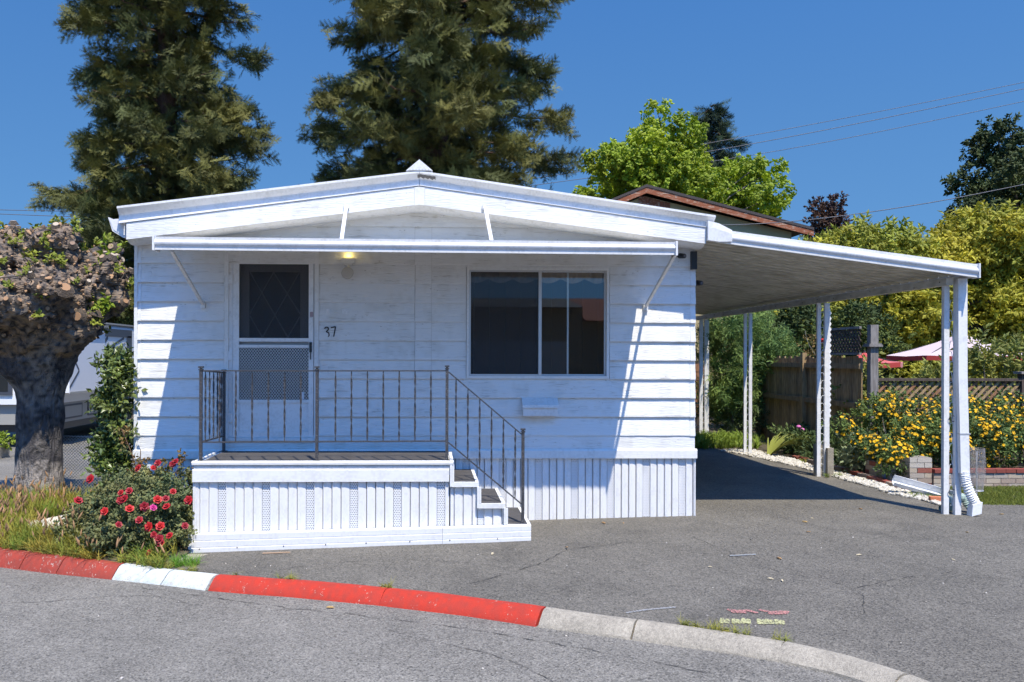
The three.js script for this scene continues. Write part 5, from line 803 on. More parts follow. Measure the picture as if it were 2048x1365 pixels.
{ // glossy shrub against the house corner
  const s = thing('glossy_shrub', 'tall glossy green shrub against the left corner of the home', 'shrub', [-3.44, -0.1, -0.25]);
  const C = []; for (let i = 0; i < 44; i++) { const h = rr(0.15, 1.85), wd = table([[0.1, 0.24], [0.7, 0.24], [1.3, 0.2], [1.9, 0.1]])(h); C.push([rr(-0.62, 0.62) * wd, h, rr(0.0, 0.35), rr(0.07, 0.13)]); }
  leafClumps(s, 'foliage', spray(7, 0.14, 0.07, 0.04, { up: 0.6, flat: 1 }), new THREE.MeshPhysicalMaterial({ color: rgb(0.11, 0.15, 0.035), roughness: 0.38, transmission: 0.15, thickness: 0, side: THREE.DoubleSide }), C, 1300, { lo: [0.6, 0.7, 0.6], hi: [1.25, 1.15, 0.9] });
  add(s, 'stems', [0, 1, 2, 3].map((i) => limbGeo([V(0.03 * i, -0.1, 0.2), V(-0.05 + 0.05 * i, 0.8, 0.22), V(-0.1 + 0.08 * i, 1.6, 0.22)], [0.018, 0.012, 0.005], 6, 0.05, 6)), greyBark).userData.kind = 'stuff';
}

// ---------- right yard ----------
seed = 140;
const wood = (a, b, k = 1) => std({ map: rep(texture(256, 512, (u, v) => { const g = n64(u * 64, v * 6 + n8(u * 8, v * 8)) * 0.55 + n256(u * 256, v * 20) * 0.45, s = n16(u * 16, v * 16); return mix3(a, b, clamp(g * 1.3 - 0.15 + (s - 0.5) * 0.5, 0, 1)); }, true), 0.5, 1.4), bumpMap: rep(texture(256, 256, (u, v) => { const g = n64(u * 64, v * 6); return [g, g, g]; }), 0.5, 1.4), bumpScale: 0.004, roughness: 0.95 });
const fenceWood = [wood([0.19, 0.125, 0.06], [0.45, 0.31, 0.155]), wood([0.23, 0.15, 0.075], [0.52, 0.36, 0.19]), wood([0.16, 0.108, 0.056], [0.38, 0.265, 0.145])], greyWood = wood([0.13, 0.115, 0.105], [0.30, 0.275, 0.255]), darkWood = wood([0.05, 0.036, 0.028], [0.12, 0.09, 0.07]), rustWood = wood([0.20, 0.09, 0.04], [0.36, 0.19, 0.10]);
{
  const f = thing('board_fence', 'tall weathered board fence with two rails and a lattice top', 'fence', [7.2, 0, 0]);
  for (let i = 0; i < 31; i++) { const z = -4.5 - i * 0.139, h = 1.80 + rr(-0.03, 0.02); add(f, 'board', ex(0.02 + rr(-0.003, 0.003), 0.042, 0.02 + rr(-0.01, 0.01), h, z - 0.133, z), fenceWood[i % 3]); }
  for (const y of [1.64, 0.98]) for (const [a, b] of [[-6.55, -4.48], [-8.8, -6.66]]) add(f, 'rail', ex(-0.035, 0.018, y - 0.045, y + 0.045, a, b), fenceWood[2]);
  for (const z of [-6.6, -8.85]) add(f, 'post', ex(-0.065, 0.017, -0.1, 1.88, z - 0.05, z + 0.05), fenceWood[0]);
  const L = [], zA = -5.75, zB = -4.5, y0 = 1.87, y1 = 2.27, H = y1 - y0; // lattice panel on top
  for (const s of [1, -1]) for (let k = -5; k < 15; k++) { const za = zA + k * 0.105, A = Math.max(za, zA), E2 = Math.min(za + H, zB); if (E2 - A < 0.03) continue; const yy = (z) => s > 0 ? y0 + (z - za) : y1 - (z - za); add(f, 'lattice_slat', rod(V(0.006 * s, yy(A), A), V(0.006 * s, yy(E2), E2), 0.008, 0.035), darkWood); }
  for (const y of [1.85, 2.29]) add(f, 'lattice_frame', ex(-0.02, 0.02, y - 0.02, y + 0.02, zA, zB), greyWood);
  const g = thing('lattice_fence', 'low lattice fence with a dark cap rail behind the yellow flowers', 'fence', [0, 0, -4.4]);
  add(g, 'corner_post', ex(7.29, 7.42, 0, 2.33, -0.06, 0.06), greyWood); add(g, 'post_cap', [ex(7.24, 7.47, 1.965, 2.0, -0.11, 0.11), ex(7.255, 7.455, 2.0005, 2.02, -0.095, 0.095)], greyWood);
  add(g, 'cap_rail', ex(7.43, 11.5, 1.40, 1.445, -0.05, 0.05), darkWood); add(g, 'lower_rail', ex(7.43, 11.5, 0.62, 0.68, -0.03, 0.03), darkWood);
  const x0 = 7.43, x1 = 11.2, ya = 0.69, yb = 1.39, hh = yb - ya; for (const s of [1, -1]) for (let k = -6; k < 30; k++) { const xa = x0 + k * 0.125, A = Math.max(xa, x0), E2 = Math.min(xa + hh, x1); if (E2 - A < 0.05) continue; const yy = (x) => s > 0 ? ya + (x - xa) : yb - (x - xa); add(g, 'lattice_slat', rod(V(A, yy(A), 0.007 * s), V(E2, yy(E2), 0.007 * s), 0.008, 0.042), s > 0 ? (k % 4 ? fenceWood[0] : rustWood) : darkWood); }
  for (let i = 0; i < 27; i++) add(g, 'board', ex(7.43 + i * 0.15, 7.574 + i * 0.15, 0.0, 0.619, -0.02, 0.0), darkWood);
  add(g, 'end_post', ex(9.86, 9.98, 0, 1.52, -0.055, 0.055), darkWood); add(g, 'post_cap', ex(9.82, 10.02, 1.521, 1.56, -0.1, 0.1), greyWood);
}
function parasol(name, label, pos, R, h, rise, cloth, under) {
  const p = thing(name, label, 'parasol', pos); const n = 8, g = [], e = [], v = [];
  for (let i = 0; i < n; i++) { const a = i / n * 6.283 + 0.2, b = (i + 1) / n * 6.283 + 0.2, A = V(Math.cos(a) * R, h, Math.sin(a) * R), B = V(Math.cos(b) * R, h, Math.sin(b) * R), m = A.clone().add(B).multiplyScalar(0.5); m.y -= 0.02; const T = V(0, h + rise, 0), mid = (q, k) => q.clone().lerp(T, k).add(V(0, -0.05 * Math.sin(k * 3.14), 0));
    const row = (k) => [A, m, B].map((q) => mid(q, k)); add(p, 'canopy_panel', loft([row(0), row(0.33), row(0.66), row(0.99)], { closed: false }), cloth); const lo = (q) => q.clone().add(V(0, -0.10, 0)); add(p, 'canopy_rim', loft([[A, m, B], [lo(A), lo(m), lo(B)]], { closed: false }), under); add(p, 'rib', rod(V(0, h + rise - 0.06, 0), A.clone().add(V(0, -0.02, 0)), 0.015), M.iron); }
  add(p, 'pole', pipe([V(0, -0.1, 0), V(0, h * 0.5, 0), V(0, h + rise + 0.04, 0)], 0.022, 4, 9), M.iron); return p;
}
const cloth = (r, g, b) => new THREE.MeshPhysicalMaterial({ color: rgb(r, g, b), roughness: 0.9, transmission: 0.25, thickness: 0, side: THREE.DoubleSide });
parasol('parasol', 'faded pink garden parasol behind the lattice fence', [11.8, 0, -9], 1.55, 1.84, 0.5, cloth(0.60, 0.47, 0.46), cloth(0.5, 0.05, 0.04));
parasol('parasol', 'small red garden parasol beside the fence corner post', [9.1, 0, -8], 0.75, 1.70, 0.2, cloth(0.5, 0.04, 0.03), cloth(0.5, 0.05, 0.04));
{ // shrubs behind the low fence
  const g = spray(8, 0.22, 0.11, 0.05), m = leafMat(0.26, 0.27, 0.06, 0.35);
  for (const [label, x, z, w, h] of [['pale green shrub behind the fence right of the corner post', 7.85, -5.4, 0.35, 1.75], ['yellow green shrub in front of the pink parasol', 9.2, -5.6, 0.5, 1.5], ['yellow green shrub at the right edge behind the lattice fence', 10.4, -5.6, 0.6, 2.05]]) { const t = thing('garden_shrub', label, 'shrub', [x, 0, z], 'shrubs behind the lattice fence'); const C = []; for (let i = 0; i < 16; i++) C.push([rr(-w, w), rr(0.6, h) , rr(-0.3, 0.3), rr(0.14, 0.26)]); leafClumps(t, 'foliage', g, m, C, 420, { lo: [0.7, 0.8, 0.7], hi: [1.2, 1.1, 1] }); add(t, 'stems', [limbGeo([V(0, -0.1, 0), V(0.1, h * 0.5, 0), V(0, h * 0.9, 0)], [0.03, 0.02, 0.008], 6, 0.05, 6), limbGeo([V(0, -0.1, 0.05), V(-w * 0.5, h * 0.5, 0), V(-w * 0.6, h * 0.9, 0)], [0.03, 0.02, 0.008], 6, 0.05, 6)], greyBark).userData.kind = 'stuff'; }
}
{ // feathery green bush at the end of the drive
  const t = thing('feathery_bush', 'feathery bright green bush at the end of the carport', 'bush', [6.75, 0, -8.6]); const C = []; for (let i = 0; i < 46; i++) { const y = rr(0.75, 2.6), w = table([[0.5, 0.45], [1, 0.75], [1.8, 0.9], [2.6, 0.6]])(y); C.push([rr(-w, w), y, rr(-0.55, 0.55), rr(0.2, 0.38)]); }
  leafClumps(t, 'foliage', spray(15, 0.26, 0.11, 0.02, { up: 0.4 }), leafMat(0.17, 0.26, 0.07, 0.3), C, 520, { lo: [0.6, 0.75, 0.7], hi: [1.4, 1.2, 1], hang: 0.35 });
  const D = []; for (let i = 0; i < 12; i++) D.push([rr(-0.5, 0.45), rr(0.2, 0.75), rr(-0.1, 0.4), rr(0.15, 0.25)]); leafClumps(t, 'lower_foliage', spray(14, 0.24, 0.1, 0.02), leafMat(0.11, 0.16, 0.06, 0.3), D, 300);
  add(t, 'stems', [-0.3, -0.1, 0.1, 0.3].map((x) => limbGeo([V(x * 0.5, -0.1, 0), V(x, 0.9, 0), V(x * 1.6, 2.0, 0)], [0.03, 0.022, 0.008], 6, 0.05, 6)), greyBark).userData.kind = 'stuff';
  const d = thing('dark_hedge', 'dark green hedge behind the fence at the end of the drive', 'hedge', [9.2, 0, -10.8]); const E = []; for (let i = 0; i < 60; i++) E.push([rr(-2.2, 2.0), rr(0.4, 2.9), rr(-0.5, 0.5), rr(0.3, 0.5)]); leafClumps(d, 'foliage', spray(9, 0.24, 0.12, 0.06), leafMat(0.06, 0.09, 0.022, 0.2), E, 220, { lo: [0.6, 0.7, 0.7], hi: [1.3, 1.2, 0.9] });
  const b = thing('rear_fence', 'rust red plank fence seen behind the rear carport post', 'fence', [4.6, 0, -10.4]); for (let i = 0; i < 6; i++) add(b, 'plank', ex(-1.6, 1.9, 0.45 + i * 0.2, 0.63 + i * 0.2, 0, 0.03), rustWood); for (const x of [-1.5, 0.1, 1.7]) add(b, 'post', ex(x, x + 0.1, -0.1, 1.7, -0.11, -0.001), darkWood);
  const r = thing('wire_gate', 'white wire garden fence at the end of the drive', 'fence', [5.6, 0, -9.5]); add(r, 'rail', ex(-0.7, 0.6, 0.72, 0.76, -0.015, 0.015), M.metalWhite); add(r, 'rail', ex(-0.7, 0.6, 0.2, 0.23, -0.012, 0.012), M.metalWhite); for (let i = 0; i < 12; i++) add(r, 'bar', ex(-0.68 + i * 0.11, -0.67 + i * 0.11, 0.0, 0.718, -0.006, 0.006), M.metalWhite);
  // bare rose canes with one red bloom over the fence
  const c = thing('tall_rose', 'bare tall rose with one red bloom above the board fence', 'rose bush', [7.55, 0, -6.6]); add(c, 'canes', [pipe([V(0, 0, 0), V(-0.05, 1.5, 0), V(-0.1, 2.35, 0.02)], 0.012, 12, 6), pipe([V(0, 0.5, 0), V(0.1, 1.6, 0), V(0.16, 2.2, 0)], 0.009, 12, 6), pipe([V(-0.06, 1.7, 0), V(-0.3, 2.1, 0), V(-0.35, 2.3, 0)], 0.006, 10, 6)], greyWood).userData.kind = 'stuff'; const fl = []; for (let k = 0; k < 7; k++) { const q = new THREE.SphereGeometry(0.05, 7, 5); q.scale(1, 0.6, 1); q.translate(Math.cos(k * 0.9) * 0.04, rr(-0.03, 0.04), Math.sin(k * 0.9) * 0.04); fl.push(q); } const rs = add(c, 'rose', fl, std({ color: rgb(0.55, 0.01, 0.01), roughness: 0.6 })); rs.position.set(-0.02, 2.12, 0.12);
  const lv = []; for (let i = 0; i < 60; i++) lv.push({ p: V(rr(-0.4, 0.2), rr(1.8, 2.25), rr(-0.1, 0.1)), q: aim(dirOn(), rr(0, 6)), s: rr(0.6, 1.1), c: tint([0.8, 0.8, 0.8], [1.6, 1.2, 1]) }); instanced(c, 'leaves', spray(5, 0.12, 0.06, 0.04), leafMat(0.2, 0.17, 0.06, 0.3), lv);
}
{ // flower bush
  const t = thing('marigold_bush', 'large rounded bush covered in small yellow flowers', 'flower bush', [7.9, 0, -2.9]); const C = [], topAt = table([[-1.75, 0.55], [-1.4, 0.95], [-0.9, 1.2], [0, 1.25], [0.8, 1.22], [2.4, 1.1]]), fl = [];
  for (let i = 0; i < 130; i++) { const x = rr(-1.6, 2.4), z = rr(-0.75, 0.75), h = topAt(x) * (1 - 0.28 * Math.max(0, z) / 0.75); C.push([x, rr(0.28, h - 0.12), z, rr(0.15, 0.26)]); }
  leafClumps(t, 'foliage', spray(9, 0.13, 0.06, 0.028, { flat: 1 }), leafMat(0.11, 0.16, 0.045, 0.22), C, 760, { lo: [0.55, 0.7, 0.7], hi: [1.25, 1.2, 1] });
  for (let i = 0; i < 2600; i++) { const [x, y, z, r] = C[Math.floor(rnd() * C.length)], d = V(rr(-0.7, 0.7), rr(-0.2, 1), rr(-0.1, 1.1)).normalize(); const p = V(x, y, z).addScaledVector(d, r * rr(0.95, 1.15)); fl.push({ p, q: aim(d.clone().add(V(0, 0.5, 0.2)), rr(0, 6)), s: rr(0.55, 1.05), c: tint([0.9, 0.85, 0.9], [1.15, 1.15, 1]) }); }
  const f = []; for (let k = 0; k < 8; k++) { const a = k / 8 * 6.28, q = new THREE.SphereGeometry(0.016, 5, 3); q.scale(1, 0.35, 0.62); q.translate(0.017, 0, 0); q.rotateZ(0.15); q.rotateY(a); f.push(q); } instanced(t, 'flowers', join(f), leafMat(0.72, 0.43, 0.008, 0.2), fl);
  add(t, 'stems', [-1.2, -0.6, 0, 0.6, 1.2, 1.9].map((x) => limbGeo([V(x, -0.05, 0), V(x + 0.05, 0.4, 0.05), V(x, 0.9, 0)], [0.025, 0.016, 0.005], 6, 0.05, 5)), greyBark).userData.kind = 'stuff';
}
{ // brick planter
  const bm = [[0.42, 0.36, 0.30], [0.50, 0.45, 0.39], [0.36, 0.28, 0.22], [0.30, 0.10, 0.07], [0.46, 0.38, 0.29]].map((c) => std({ map: rep(texture(128, 128, (u, v) => { const k = n64(u * 64, v * 64) * 0.5 + n128(u * 128, v * 128) * 0.5; return mix3(c.map((q) => q * 0.7), c.map((q) => q * 1.15), k); }, true), 0.3), bumpMap: M.concrete.bumpMap, bumpScale: 0.004, roughness: 0.95 })), mort = std({ color: rgb(0.22, 0.20, 0.18), roughness: 1 }), cap = std({ map: bm[3].map, color: rgb(0.8, 0.55, 0.55), roughness: 0.85 });
  const w = thing('brick_planter', 'low whitewashed brick planter wall with a square pier under the yellow flowers', 'planter', [0, 0, 0]);
  const bw = 0.2, bh = 0.062, j = 0.008;
  const wallX = (x0, x1, z, rows, y0, d = 0.1) => { add(w, 'mortar', ex(x0 + 0.004, x1 - 0.004, y0 - 0.05, y0 + rows * (bh + j) - 0.004, z - d + 0.006, z - 0.006), mort); for (let r = 0; r < rows; r++) for (let x = x0 - (r % 2 ? bw / 2 : 0); x < x1 - 0.01; x += bw + j) { const a = Math.max(x, x0), b = Math.min(x + bw, x1); if (b - a < 0.03) continue; add(w, 'brick', ex(a, b, y0 + r * (bh + j), y0 + r * (bh + j) + bh, z - d, z + rr(-0.003, 0.003)), bm[[0, 1, 2, 4, 1, 0, 4, 3, 1][Math.floor(rnd() * 9)]]); } };
  const wallZ = (x, z0, z1, rows, y0) => { add(w, 'mortar', ex(x + 0.006, x + 0.094, y0 - 0.05, y0 + rows * (bh + j) - 0.004, z0 + 0.004, z1 - 0.004), mort); for (let r = 0; r < rows; r++) for (let z = z0 - (r % 2 ? bw / 2 : 0); z < z1 - 0.01; z += bw + j) { const a = Math.max(z, z0), b = Math.min(z + bw, z1); if (b - a < 0.03) continue; add(w, 'brick', ex(x + rr(-0.003, 0.003), x + 0.1, y0 + r * (bh + j), y0 + r * (bh + j) + bh, a, b), bm[[0, 1, 2, 4, 1, 0, 4, 3, 1][Math.floor(rnd() * 9)]]); } };
  wallX(6.56, 6.87, -1.93, 6, 0.0, 0.3); wallX(6.878, 10.6, -1.9, 3, 0.0, 0.1); wallZ(6.45, -2.9, -2.24, 4, 0.0);
  for (let i = 0; i < 26; i++) add(w, 'cap_brick', ex(6.88 + i * 0.143, 7.015 + i * 0.143, 0.212, 0.262, -2.02 + rr(-0.006, 0.006), -1.885 + rr(-0.006, 0.006)), cap);
  add(w, 'soil', ex(6.9, 10.5, -0.02, 0.18, -3.6, -2.03), M.soil);
  const edging = [[6.32, -4.9], [6.33, -4.62], [6.34, -4.34], [6.33, -4.06], [6.34, -3.78], [6.36, -3.5], [6.37, -3.22], [6.35, -2.94], [6.33, -2.66], [6.31, -2.38], [6.3, -2.1], [6.28, -1.82], [6.25, -1.56]];
  edging.forEach(([x, z], i) => { const b = thing('edging_brick', i === 12 ? 'loose end brick of the garden edging, nearest the downspout' : 'old red brick laid in the garden edging row beside the pebbles', 'brick', [x, 0.03, z], i === 12 ? undefined : 'bricks of the garden edging'); const m = add(b, 'brick', ex(-0.05, 0.05, -0.02, 0.06, -0.13, 0.13), [bm[3], cap, bm[2]][i % 3]); b.rotation.y = rr(-0.15, 0.15); b.rotation.z = rr(-0.1, 0.1); });
  const lb = thing('loose_brick', 'single orange brick lying on the white pebbles', 'brick', [6.16, 0.07, -0.62]); add(lb, 'brick', ex(-0.1, 0.1, -0.03, 0.03, -0.05, 0.05), std({ color: rgb(0.5, 0.17, 0.08), roughness: 0.9 })); lb.rotation.y = -0.3;
  // brick strip across the end of the drive
  const s = thing('brick_strip', 'row of red paving bricks across the end of the carport drive', 'paving', [0, -0.002, -6.85]); for (let i = 0; i < 26; i++) add(s, 'brick', ex(3.0 + i * 0.108, 3.1 + i * 0.108, -0.03, 0.012 + rr(-0.004, 0.004), -0.1, 0.1), std({ color: rgb(0.33 + rr(-0.05, 0.05), 0.16, 0.11), roughness: 0.95 }));
}
{ // white pebbles
  const list = []; for (let i = 0; i < 2600; i++) { const z = rr(-6.3, -0.35), c = table([[-6.3, 5.78], [-5, 5.98], [-2.5, 6.08], [-1.2, 6.08], [-0.35, 6.2]])(z), wd = table([[-6.3, 0.3], [-4, 0.13], [-1.5, 0.14], [-0.35, 0.13]])(z), x = c + rr(-1, 1) * wd * 1.25 * (fbm(z * 2, 5, 2, 2) + 0.9); list.push({ p: V(x, lotBase(x) + rr(0.004, 0.02), z), q: Q(rr(-1, 1), rr(0, 6), rr(-1, 1)), s: rr(0.6, 1.3), c: tint([0.8, 0.78, 0.72], [1.05, 1.03, 1]) }); }
  instanced(scene, 'pebbles', stone(0.021, 1.2, 0.7, 1), std({ color: rgb(0.52, 0.50, 0.46), roughness: 0.9 }), list, 'white pebbles along the edge of the drive');
  const lg = [], bl = (() => { const pos = []; for (let i = 0; i < 6; i++) { const a = rr(0, 6.28), h = rr(0.02, 0.04), x = rr(-0.02, 0.02), z = rr(-0.02, 0.02); pos.push(x - 0.002, 0, z, x + 0.002, 0, z, x + Math.cos(a) * 0.015, h, z + Math.sin(a) * 0.015); } const g = new THREE.BufferGeometry(); g.setAttribute('position', new THREE.Float32BufferAttribute(pos, 3)); g.computeVertexNormals(); return g; })();
  for (let i = 0; i < 9000; i++) { const x = rr(6.25, 9.8), z0 = -0.5 + 0.13 * (x - 6), z = rr(-1.78, z0); lg.push({ p: V(x, lotBase(x) - 0.01, z), q: Q(0, rr(0, 6), 0), s: rr(0.8, 1.5), c: tint([0.7, 0.8, 0.6], [1.5, 1.3, 1]) }); }
  instanced(scene, 'lawn_strip', bl, leafMat(0.16, 0.2, 0.035, 0.3), lg, 'narrow strip of lawn in front of the brick planter');
}
{ // long strappy plants and grass by the posts
  const arc = (n, h, b, w) => { const pos = []; for (let i = 0; i < n; i++) { const a = rr(-1.2, 1.2), L = h * rr(0.7, 1.15), dx = Math.cos(a), dz = Math.sin(a); let pv = null; for (let k = 0; k <= 7; k++) { const t = k / 7, x = dx * b * L * t, y = L * (Math.sin(t * 2.3)) * 0.55, z = dz * b * L * t, q = w * (1 - t * t * 0.9); const l = [x - dz * q, y, z + dx * q], r = [x + dz * q, y - 0.004, z - dx * q]; if (pv) pos.push(...pv[0], ...pv[1], ...r, ...pv[0], ...r, ...l); pv = [l, r]; } } const g = new THREE.BufferGeometry(); g.setAttribute('position', new THREE.Float32BufferAttribute(pos, 3)); g.computeVertexNormals(); return g; };
  const t = thing('strappy_plant', 'arching strap leaved plant at the foot of the third carport post', 'plant', [6.0, 0.0, -5.4]); add(t, 'leaves', arc(64, 0.7, 1.25, 0.014), leafMat(0.28, 0.30, 0.05, 0.3));
  const lst = []; for (let i = 0; i < 260; i++) { const x = rr(5.05, 6.4), z = rr(-7.9, -6.6); lst.push({ p: V(x, 0, z), q: Q(rr(-0.2, 0.2), rr(0, 6), rr(-0.2, 0.2)), s: V(1, rr(0.5, 1.4), 1), c: tint([0.8, 0.9, 0.7], [1.3, 1.2, 1]) }); }
  const tuft = arc(10, 0.4, 0.5, 0.005); instanced(scene, 'tall_grass', tuft, leafMat(0.2, 0.28, 0.04, 0.35), lst, 'bright tall grass at the end of the drive');
  const ft = []; for (const [x, z, n] of [[5.9, -2.82, 14], [6.3, -4.5, 10], [6.35, -3.2, 10], [6.1, -1.0, 8], [6.3, -0.9, 8]]) for (let i = 0; i < n; i++) ft.push({ p: V(x + rr(-0.12, 0.12), 0.02, z + rr(-0.1, 0.1)), q: Q(rr(-0.4, 0.4), rr(0, 6), rr(-0.4, 0.4)), s: rr(0.2, 0.4), c: tint([0.8, 0.9, 0.7], [1.4, 1.2, 1]) }); instanced(scene, 'edge_weeds', tuft, leafMat(0.18, 0.24, 0.05, 0.35), ft, 'small weeds sprouting along the pebble strip');
  const b = thing('bedding_plants', 'dark leafy bedding plants with small pink blooms at the fence foot', 'plant', [6.85, 0, -5.6]); const C = []; for (let i = 0; i < 26; i++) C.push([rr(-0.35, 0.25), rr(0.08, 0.35), rr(-1.2, 1.6), rr(0.1, 0.2)]); leafClumps(b, 'foliage', spray(8, 0.14, 0.09, 0.04), leafMat(0.085, 0.13, 0.045, 0.2), C, 900, { lo: [0.6, 0.7, 0.7], hi: [1.3, 1.2, 1] });
  for (const [y, z] of [[0.52, -0.2], [0.48, -0.05]]) { const q = new THREE.SphereGeometry(0.045, 8, 6); q.scale(1, 0.7, 1); const m = add(b, 'bloom', q, std({ color: rgb(0.55, 0.14, 0.38), roughness: 0.8 })); m.position.set(-0.12, y, z); }
  const sp = thing('silver_plant', 'pale silvery leafed plant beside the second carport post', 'plant', [6.45, 0, -3.1]); const E = []; for (let i = 0; i < 12; i++) E.push([rr(-0.22, 0.3), rr(0.1, 0.6), rr(-0.25, 0.2), rr(0.1, 0.17)]); leafClumps(sp, 'foliage', spray(7, 0.14, 0.08, 0.035), leafMat(0.21, 0.25, 0.14, 0.25), E, 800);
  const bl = thing('blue_bag', 'small crumpled blue bag beside the edging bricks', 'bag', [6.5, 0.12, -2.35]); add(bl, 'bag', stone(0.075, 1, 1.1, 1), std({ color: rgb(0.16, 0.22, 0.5), roughness: 0.5 }));
}
{ // odds and ends by the downspout
  const wm = []; for (let r = 0; r <= 34; r++) { const t = r / 34, R = lerp(0.10, 0.065, t) + 0.02 * Math.sin(t * 3.1), y = 0.70 - t * 0.5; const k = new THREE.TorusGeometry(R, 0.0014, 4, 22); k.rotateX(Math.PI / 2); k.translate(0.02 * t, y, 0); wm.push(k); } for (let i = 0; i < 30; i++) { const a = i / 30 * 6.283; wm.push(rod(V(Math.cos(a) * 0.1, 0.7, Math.sin(a) * 0.1), V(0.02 + Math.cos(a + 0.4) * 0.065, 0.2, Math.sin(a + 0.4) * 0.065), 0.0018)); }
  const b = thing('mesh_basket', 'tapering grey wire mesh basket behind the downspout', 'basket', [6.53, 0.0, -0.5]); add(b, 'wire_mesh', wm, std({ color: rgb(0.42, 0.39, 0.37), roughness: 0.6, metalness: 0.3 })).userData.kind = 'stuff'; const foot = new THREE.TorusGeometry(0.066, 0.008, 6, 22); foot.rotateX(Math.PI / 2); foot.translate(0.02, 0.195, 0); add(b, 'foot_ring', foot, M.alu); add(b, 'stake', ex(0.012, 0.024, -0.05, 0.66, -0.006, 0.006), M.alu);
  const h = thing('drain_hose', 'ribbed pale green drain hose behind the carport posts', 'hose', [0, 0.03, 0]); const c = new THREE.CatmullRomCurve3([V(5.86, 0.09, -0.02), V(5.97, 0.15, -0.02), V(6.07, 0.15, 0.0), V(6.11, 0.06, 0.06)]), R = []; for (let i = 0; i <= 48; i++) { const p = c.getPoint(i / 48), d = c.getTangent(i / 48), s = V(0, 0, 1), u = d.clone().cross(s).normalize(), q = 0.05 + 0.005 * Math.sin(i * 1.57); R.push(Array.from({ length: 12 }, (_, k) => { const a = k / 12 * 6.283; return p.clone().addScaledVector(s, Math.cos(a) * q).addScaledVector(u, Math.sin(a) * q); })); } add(h, 'hose', loft(R), std({ color: rgb(0.33, 0.42, 0.38), roughness: 0.5 }));
  const l2 = c.getPoint(0.05); add(h, 'second_loop', pipe([V(5.84, 0.03, -0.05), V(5.92, 0.035, -0.07), V(6.0, 0.03, -0.05)], 0.042, 16, 10), std({ color: rgb(0.22, 0.33, 0.30), roughness: 0.5 }));
  const g = thing('fallen_gutter', 'length of pale white gutter lying on the ground by the brick pier', 'gutter', [6.36, 0.06, -1.15]); add(g, 'channel', [ex(-0.45, 0.4, 0, 0.006, -0.06, 0.06), ex(-0.45, 0.4, 0.0065, 0.09, -0.06, -0.054), ex(-0.45, 0.4, 0.0065, 0.05, 0.054, 0.06)], M.metalWhite); g.rotation.set(0.5, -0.32, -0.12);
}
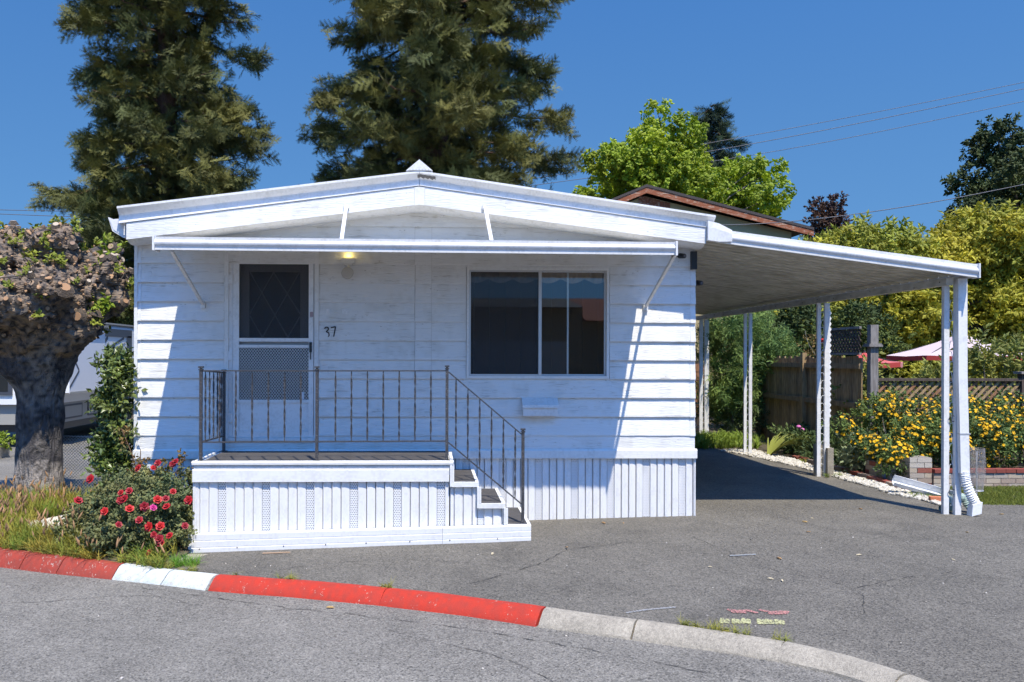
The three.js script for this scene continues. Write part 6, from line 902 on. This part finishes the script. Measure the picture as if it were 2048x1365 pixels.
{ // litter and marks on the asphalt
  const leafG = (() => { const s = [[0, 0], [0.012, 0.007], [0.03, 0.008], [0.045, 0], [0.03, -0.008], [0.012, -0.007]]; return loft([s.map(([x, z]) => V(x, 0, z)), s.map(([x, z]) => V(x, 0.003 + 0.004 * Math.sin(x * 80), z * 0.9))]); })();
  const cols = [[0.42, 0.27, 0.10], [0.30, 0.18, 0.08], [0.5, 0.42, 0.28]].map((c) => std({ color: rgb(...c), roughness: 0.9, side: THREE.DoubleSide }));
  const spots = [[3.81, 0.97], [2.84, 2.7], [2.8, 2.62], [3.1, 1.95], [4.6, 2.1], [3.9, 1.9], [5.4, 1.1], [6.4, 0.2], [5.0, -0.2], [2.4, 2.2], [1.9, 0.35], [2.1, 0.3], [1.3, 1.4], [4.2, 0.3], [4.0, 0.45], [5.9, 1.8], [0.6, 1.5]];
  for (const [x, z] of spots) { const m = tag(add(scene, 'fallen_leaf', leafG, cols[Math.floor(rnd() * 3)]), 'dry curled leaf lying on the driveway', 'leaf', 'dry leaves on the driveway'); m.position.set(x, lotY(x, z) + 0.006, z); m.rotation.set(rr(-0.2, 0.2), rr(0, 6), rr(-0.2, 0.2)); m.scale.setScalar(rr(0.8, 1.6)); }
  const rl = tag(add(scene, 'fallen_leaf', leafG, cols[0]), 'yellow dry leaf lying on the road below the red kerb', 'leaf'); rl.position.set(-0.81, roadY(-0.81) + 0.008, 2.72); rl.scale.setScalar(1.5);
  const st = tag(add(scene, 'metal_strip', rod(V(2.71, 0, 1.86), V(2.96, 0.004, 1.83), 0.016, 0.006), M.alu), 'short grey metal strip lying on the driveway', 'strip'); st.position.y = lotY(2.8, 1.85) + 0.006;
  const sk = tag(add(scene, 'wood_sliver', rod(V(-1.6, 0, 1.22), V(-1.34, 0.003, 1.2), 0.014, 0.008), std({ color: rgb(0.42, 0.28, 0.18), roughness: 0.9 })), 'thin wooden sliver lying at the foot of the porch', 'stick'); sk.position.y = lotY(-1.45, 1.2) + 0.008;
  const pb = [], gy = (x, z) => z > kerbZ(x) + 0.25 ? roadY(x) + bumpy(x, z, 0.012) : lotY(x, z) + bumpy(x, z, 0.008); for (let i = 0; i < 420; i++) { const x = rr(-4, 5.5), z = rr(1.2, 6); if (Math.abs(z - kerbZ(x)) < 0.27) continue; pb.push({ p: V(x, gy(x, z) + 0.003, z), q: Q(rr(-1, 1), rr(0, 6), rr(-1, 1)), s: rr(0.25, 0.9) * (rnd() < 0.06 ? 2.2 : 1), c: tint([0.3, 0.28, 0.26], [1.3, 1.25, 1.2]) }); } instanced(scene, 'grit', stone(0.008, 1.2, 0.7, 1), std({ color: rgb(0.4, 0.38, 0.35), roughness: 0.95 }), pb, 'loose grit scattered over the asphalt');
  // worn utility paint: broken strokes of pink and yellow, not legible
  const cv = (col, strokes) => { const t = document.createElement('canvas'); t.width = 512; t.height = 128; const c = t.getContext('2d'); c.fillStyle = '#000'; c.fillRect(0, 0, 512, 128); c.lineCap = 'round'; c.lineJoin = 'round'; c.strokeStyle = '#fff'; c.lineWidth = 30; for (const s of strokes) { c.beginPath(); s.forEach(([x, y], i) => i ? c.lineTo(x, y) : c.moveTo(x, y)); c.stroke(); } const px = c.getImageData(0, 0, 512, 128), d = new Uint8Array(512 * 128 * 4); for (let y = 0; y < 128; y++) for (let x = 0; x < 512; x++) { const v = px.data[((127 - y) * 512 + x) * 4], w = n256(x * 0.42, y * 0.42) * 0.7 + n64(x * 0.1, y * 0.1) * 0.5; d[(y * 512 + x) * 4 + 1] = v > 90 && w > 0.5 ? 255 : 0; d[(y * 512 + x) * 4 + 3] = 255; } const tx = new THREE.DataTexture(d, 512, 128); tx.magFilter = THREE.LinearFilter; tx.needsUpdate = true; return std({ color: col, alphaMap: tx, alphaTest: 0.5, roughness: 0.95, side: THREE.DoubleSide }); };
  const mark = (label, mat, x, z, w, h, turn) => { const g = new THREE.PlaneGeometry(w, h, 8, 4); g.rotateX(-Math.PI / 2); g.rotateY(turn); const p = g.attributes.position; for (let i = 0; i < p.count; i++) p.setY(i, lotY(p.getX(i) + x, p.getZ(i) + z) + bumpy(p.getX(i) + x, p.getZ(i) + z, 0.008) + 0.006); const m = add(scene.getObjectByName('driveway'), 'paint_mark', g, mat); m.position.set(x, 0, z); m.userData.label = label; };
  const wig = (x, w, y, h) => [[x, y + h], [x + w * 0.4, y], [x + w * 0.6, y + h * 0.6], [x + w, y + h * 0.2], [x + w * 0.8, y + h], [x + w * 0.3, y + h * 0.9]];
  mark('faded pink utility paint', cv(rgb(0.42, 0.19, 0.17), [[[40, 40], [110, 60], [190, 50], [240, 80]], [[60, 75], [150, 85]], [[290, 40], [360, 70], [470, 60]], [[340, 95], [460, 90], [490, 60]]]), 2.36, 3.40, 0.46, 0.17, -0.12);
  mark('faded yellow utility paint', cv(rgb(0.42, 0.41, 0.21), [wig(20, 60, 30, 60), wig(110, 50, 40, 50), wig(180, 60, 30, 60), wig(300, 50, 40, 55), wig(360, 50, 40, 50), wig(430, 60, 40, 55)]), 2.24, 3.60, 0.46, 0.17, -0.12);
  mark('faint white paint smear', cv(rgb(0.27, 0.27, 0.27), [[[20, 90], [200, 50], [480, 30]]]), 1.62, 3.3, 0.42, 0.12, 0.1);
}

renderer.render(scene, camera);
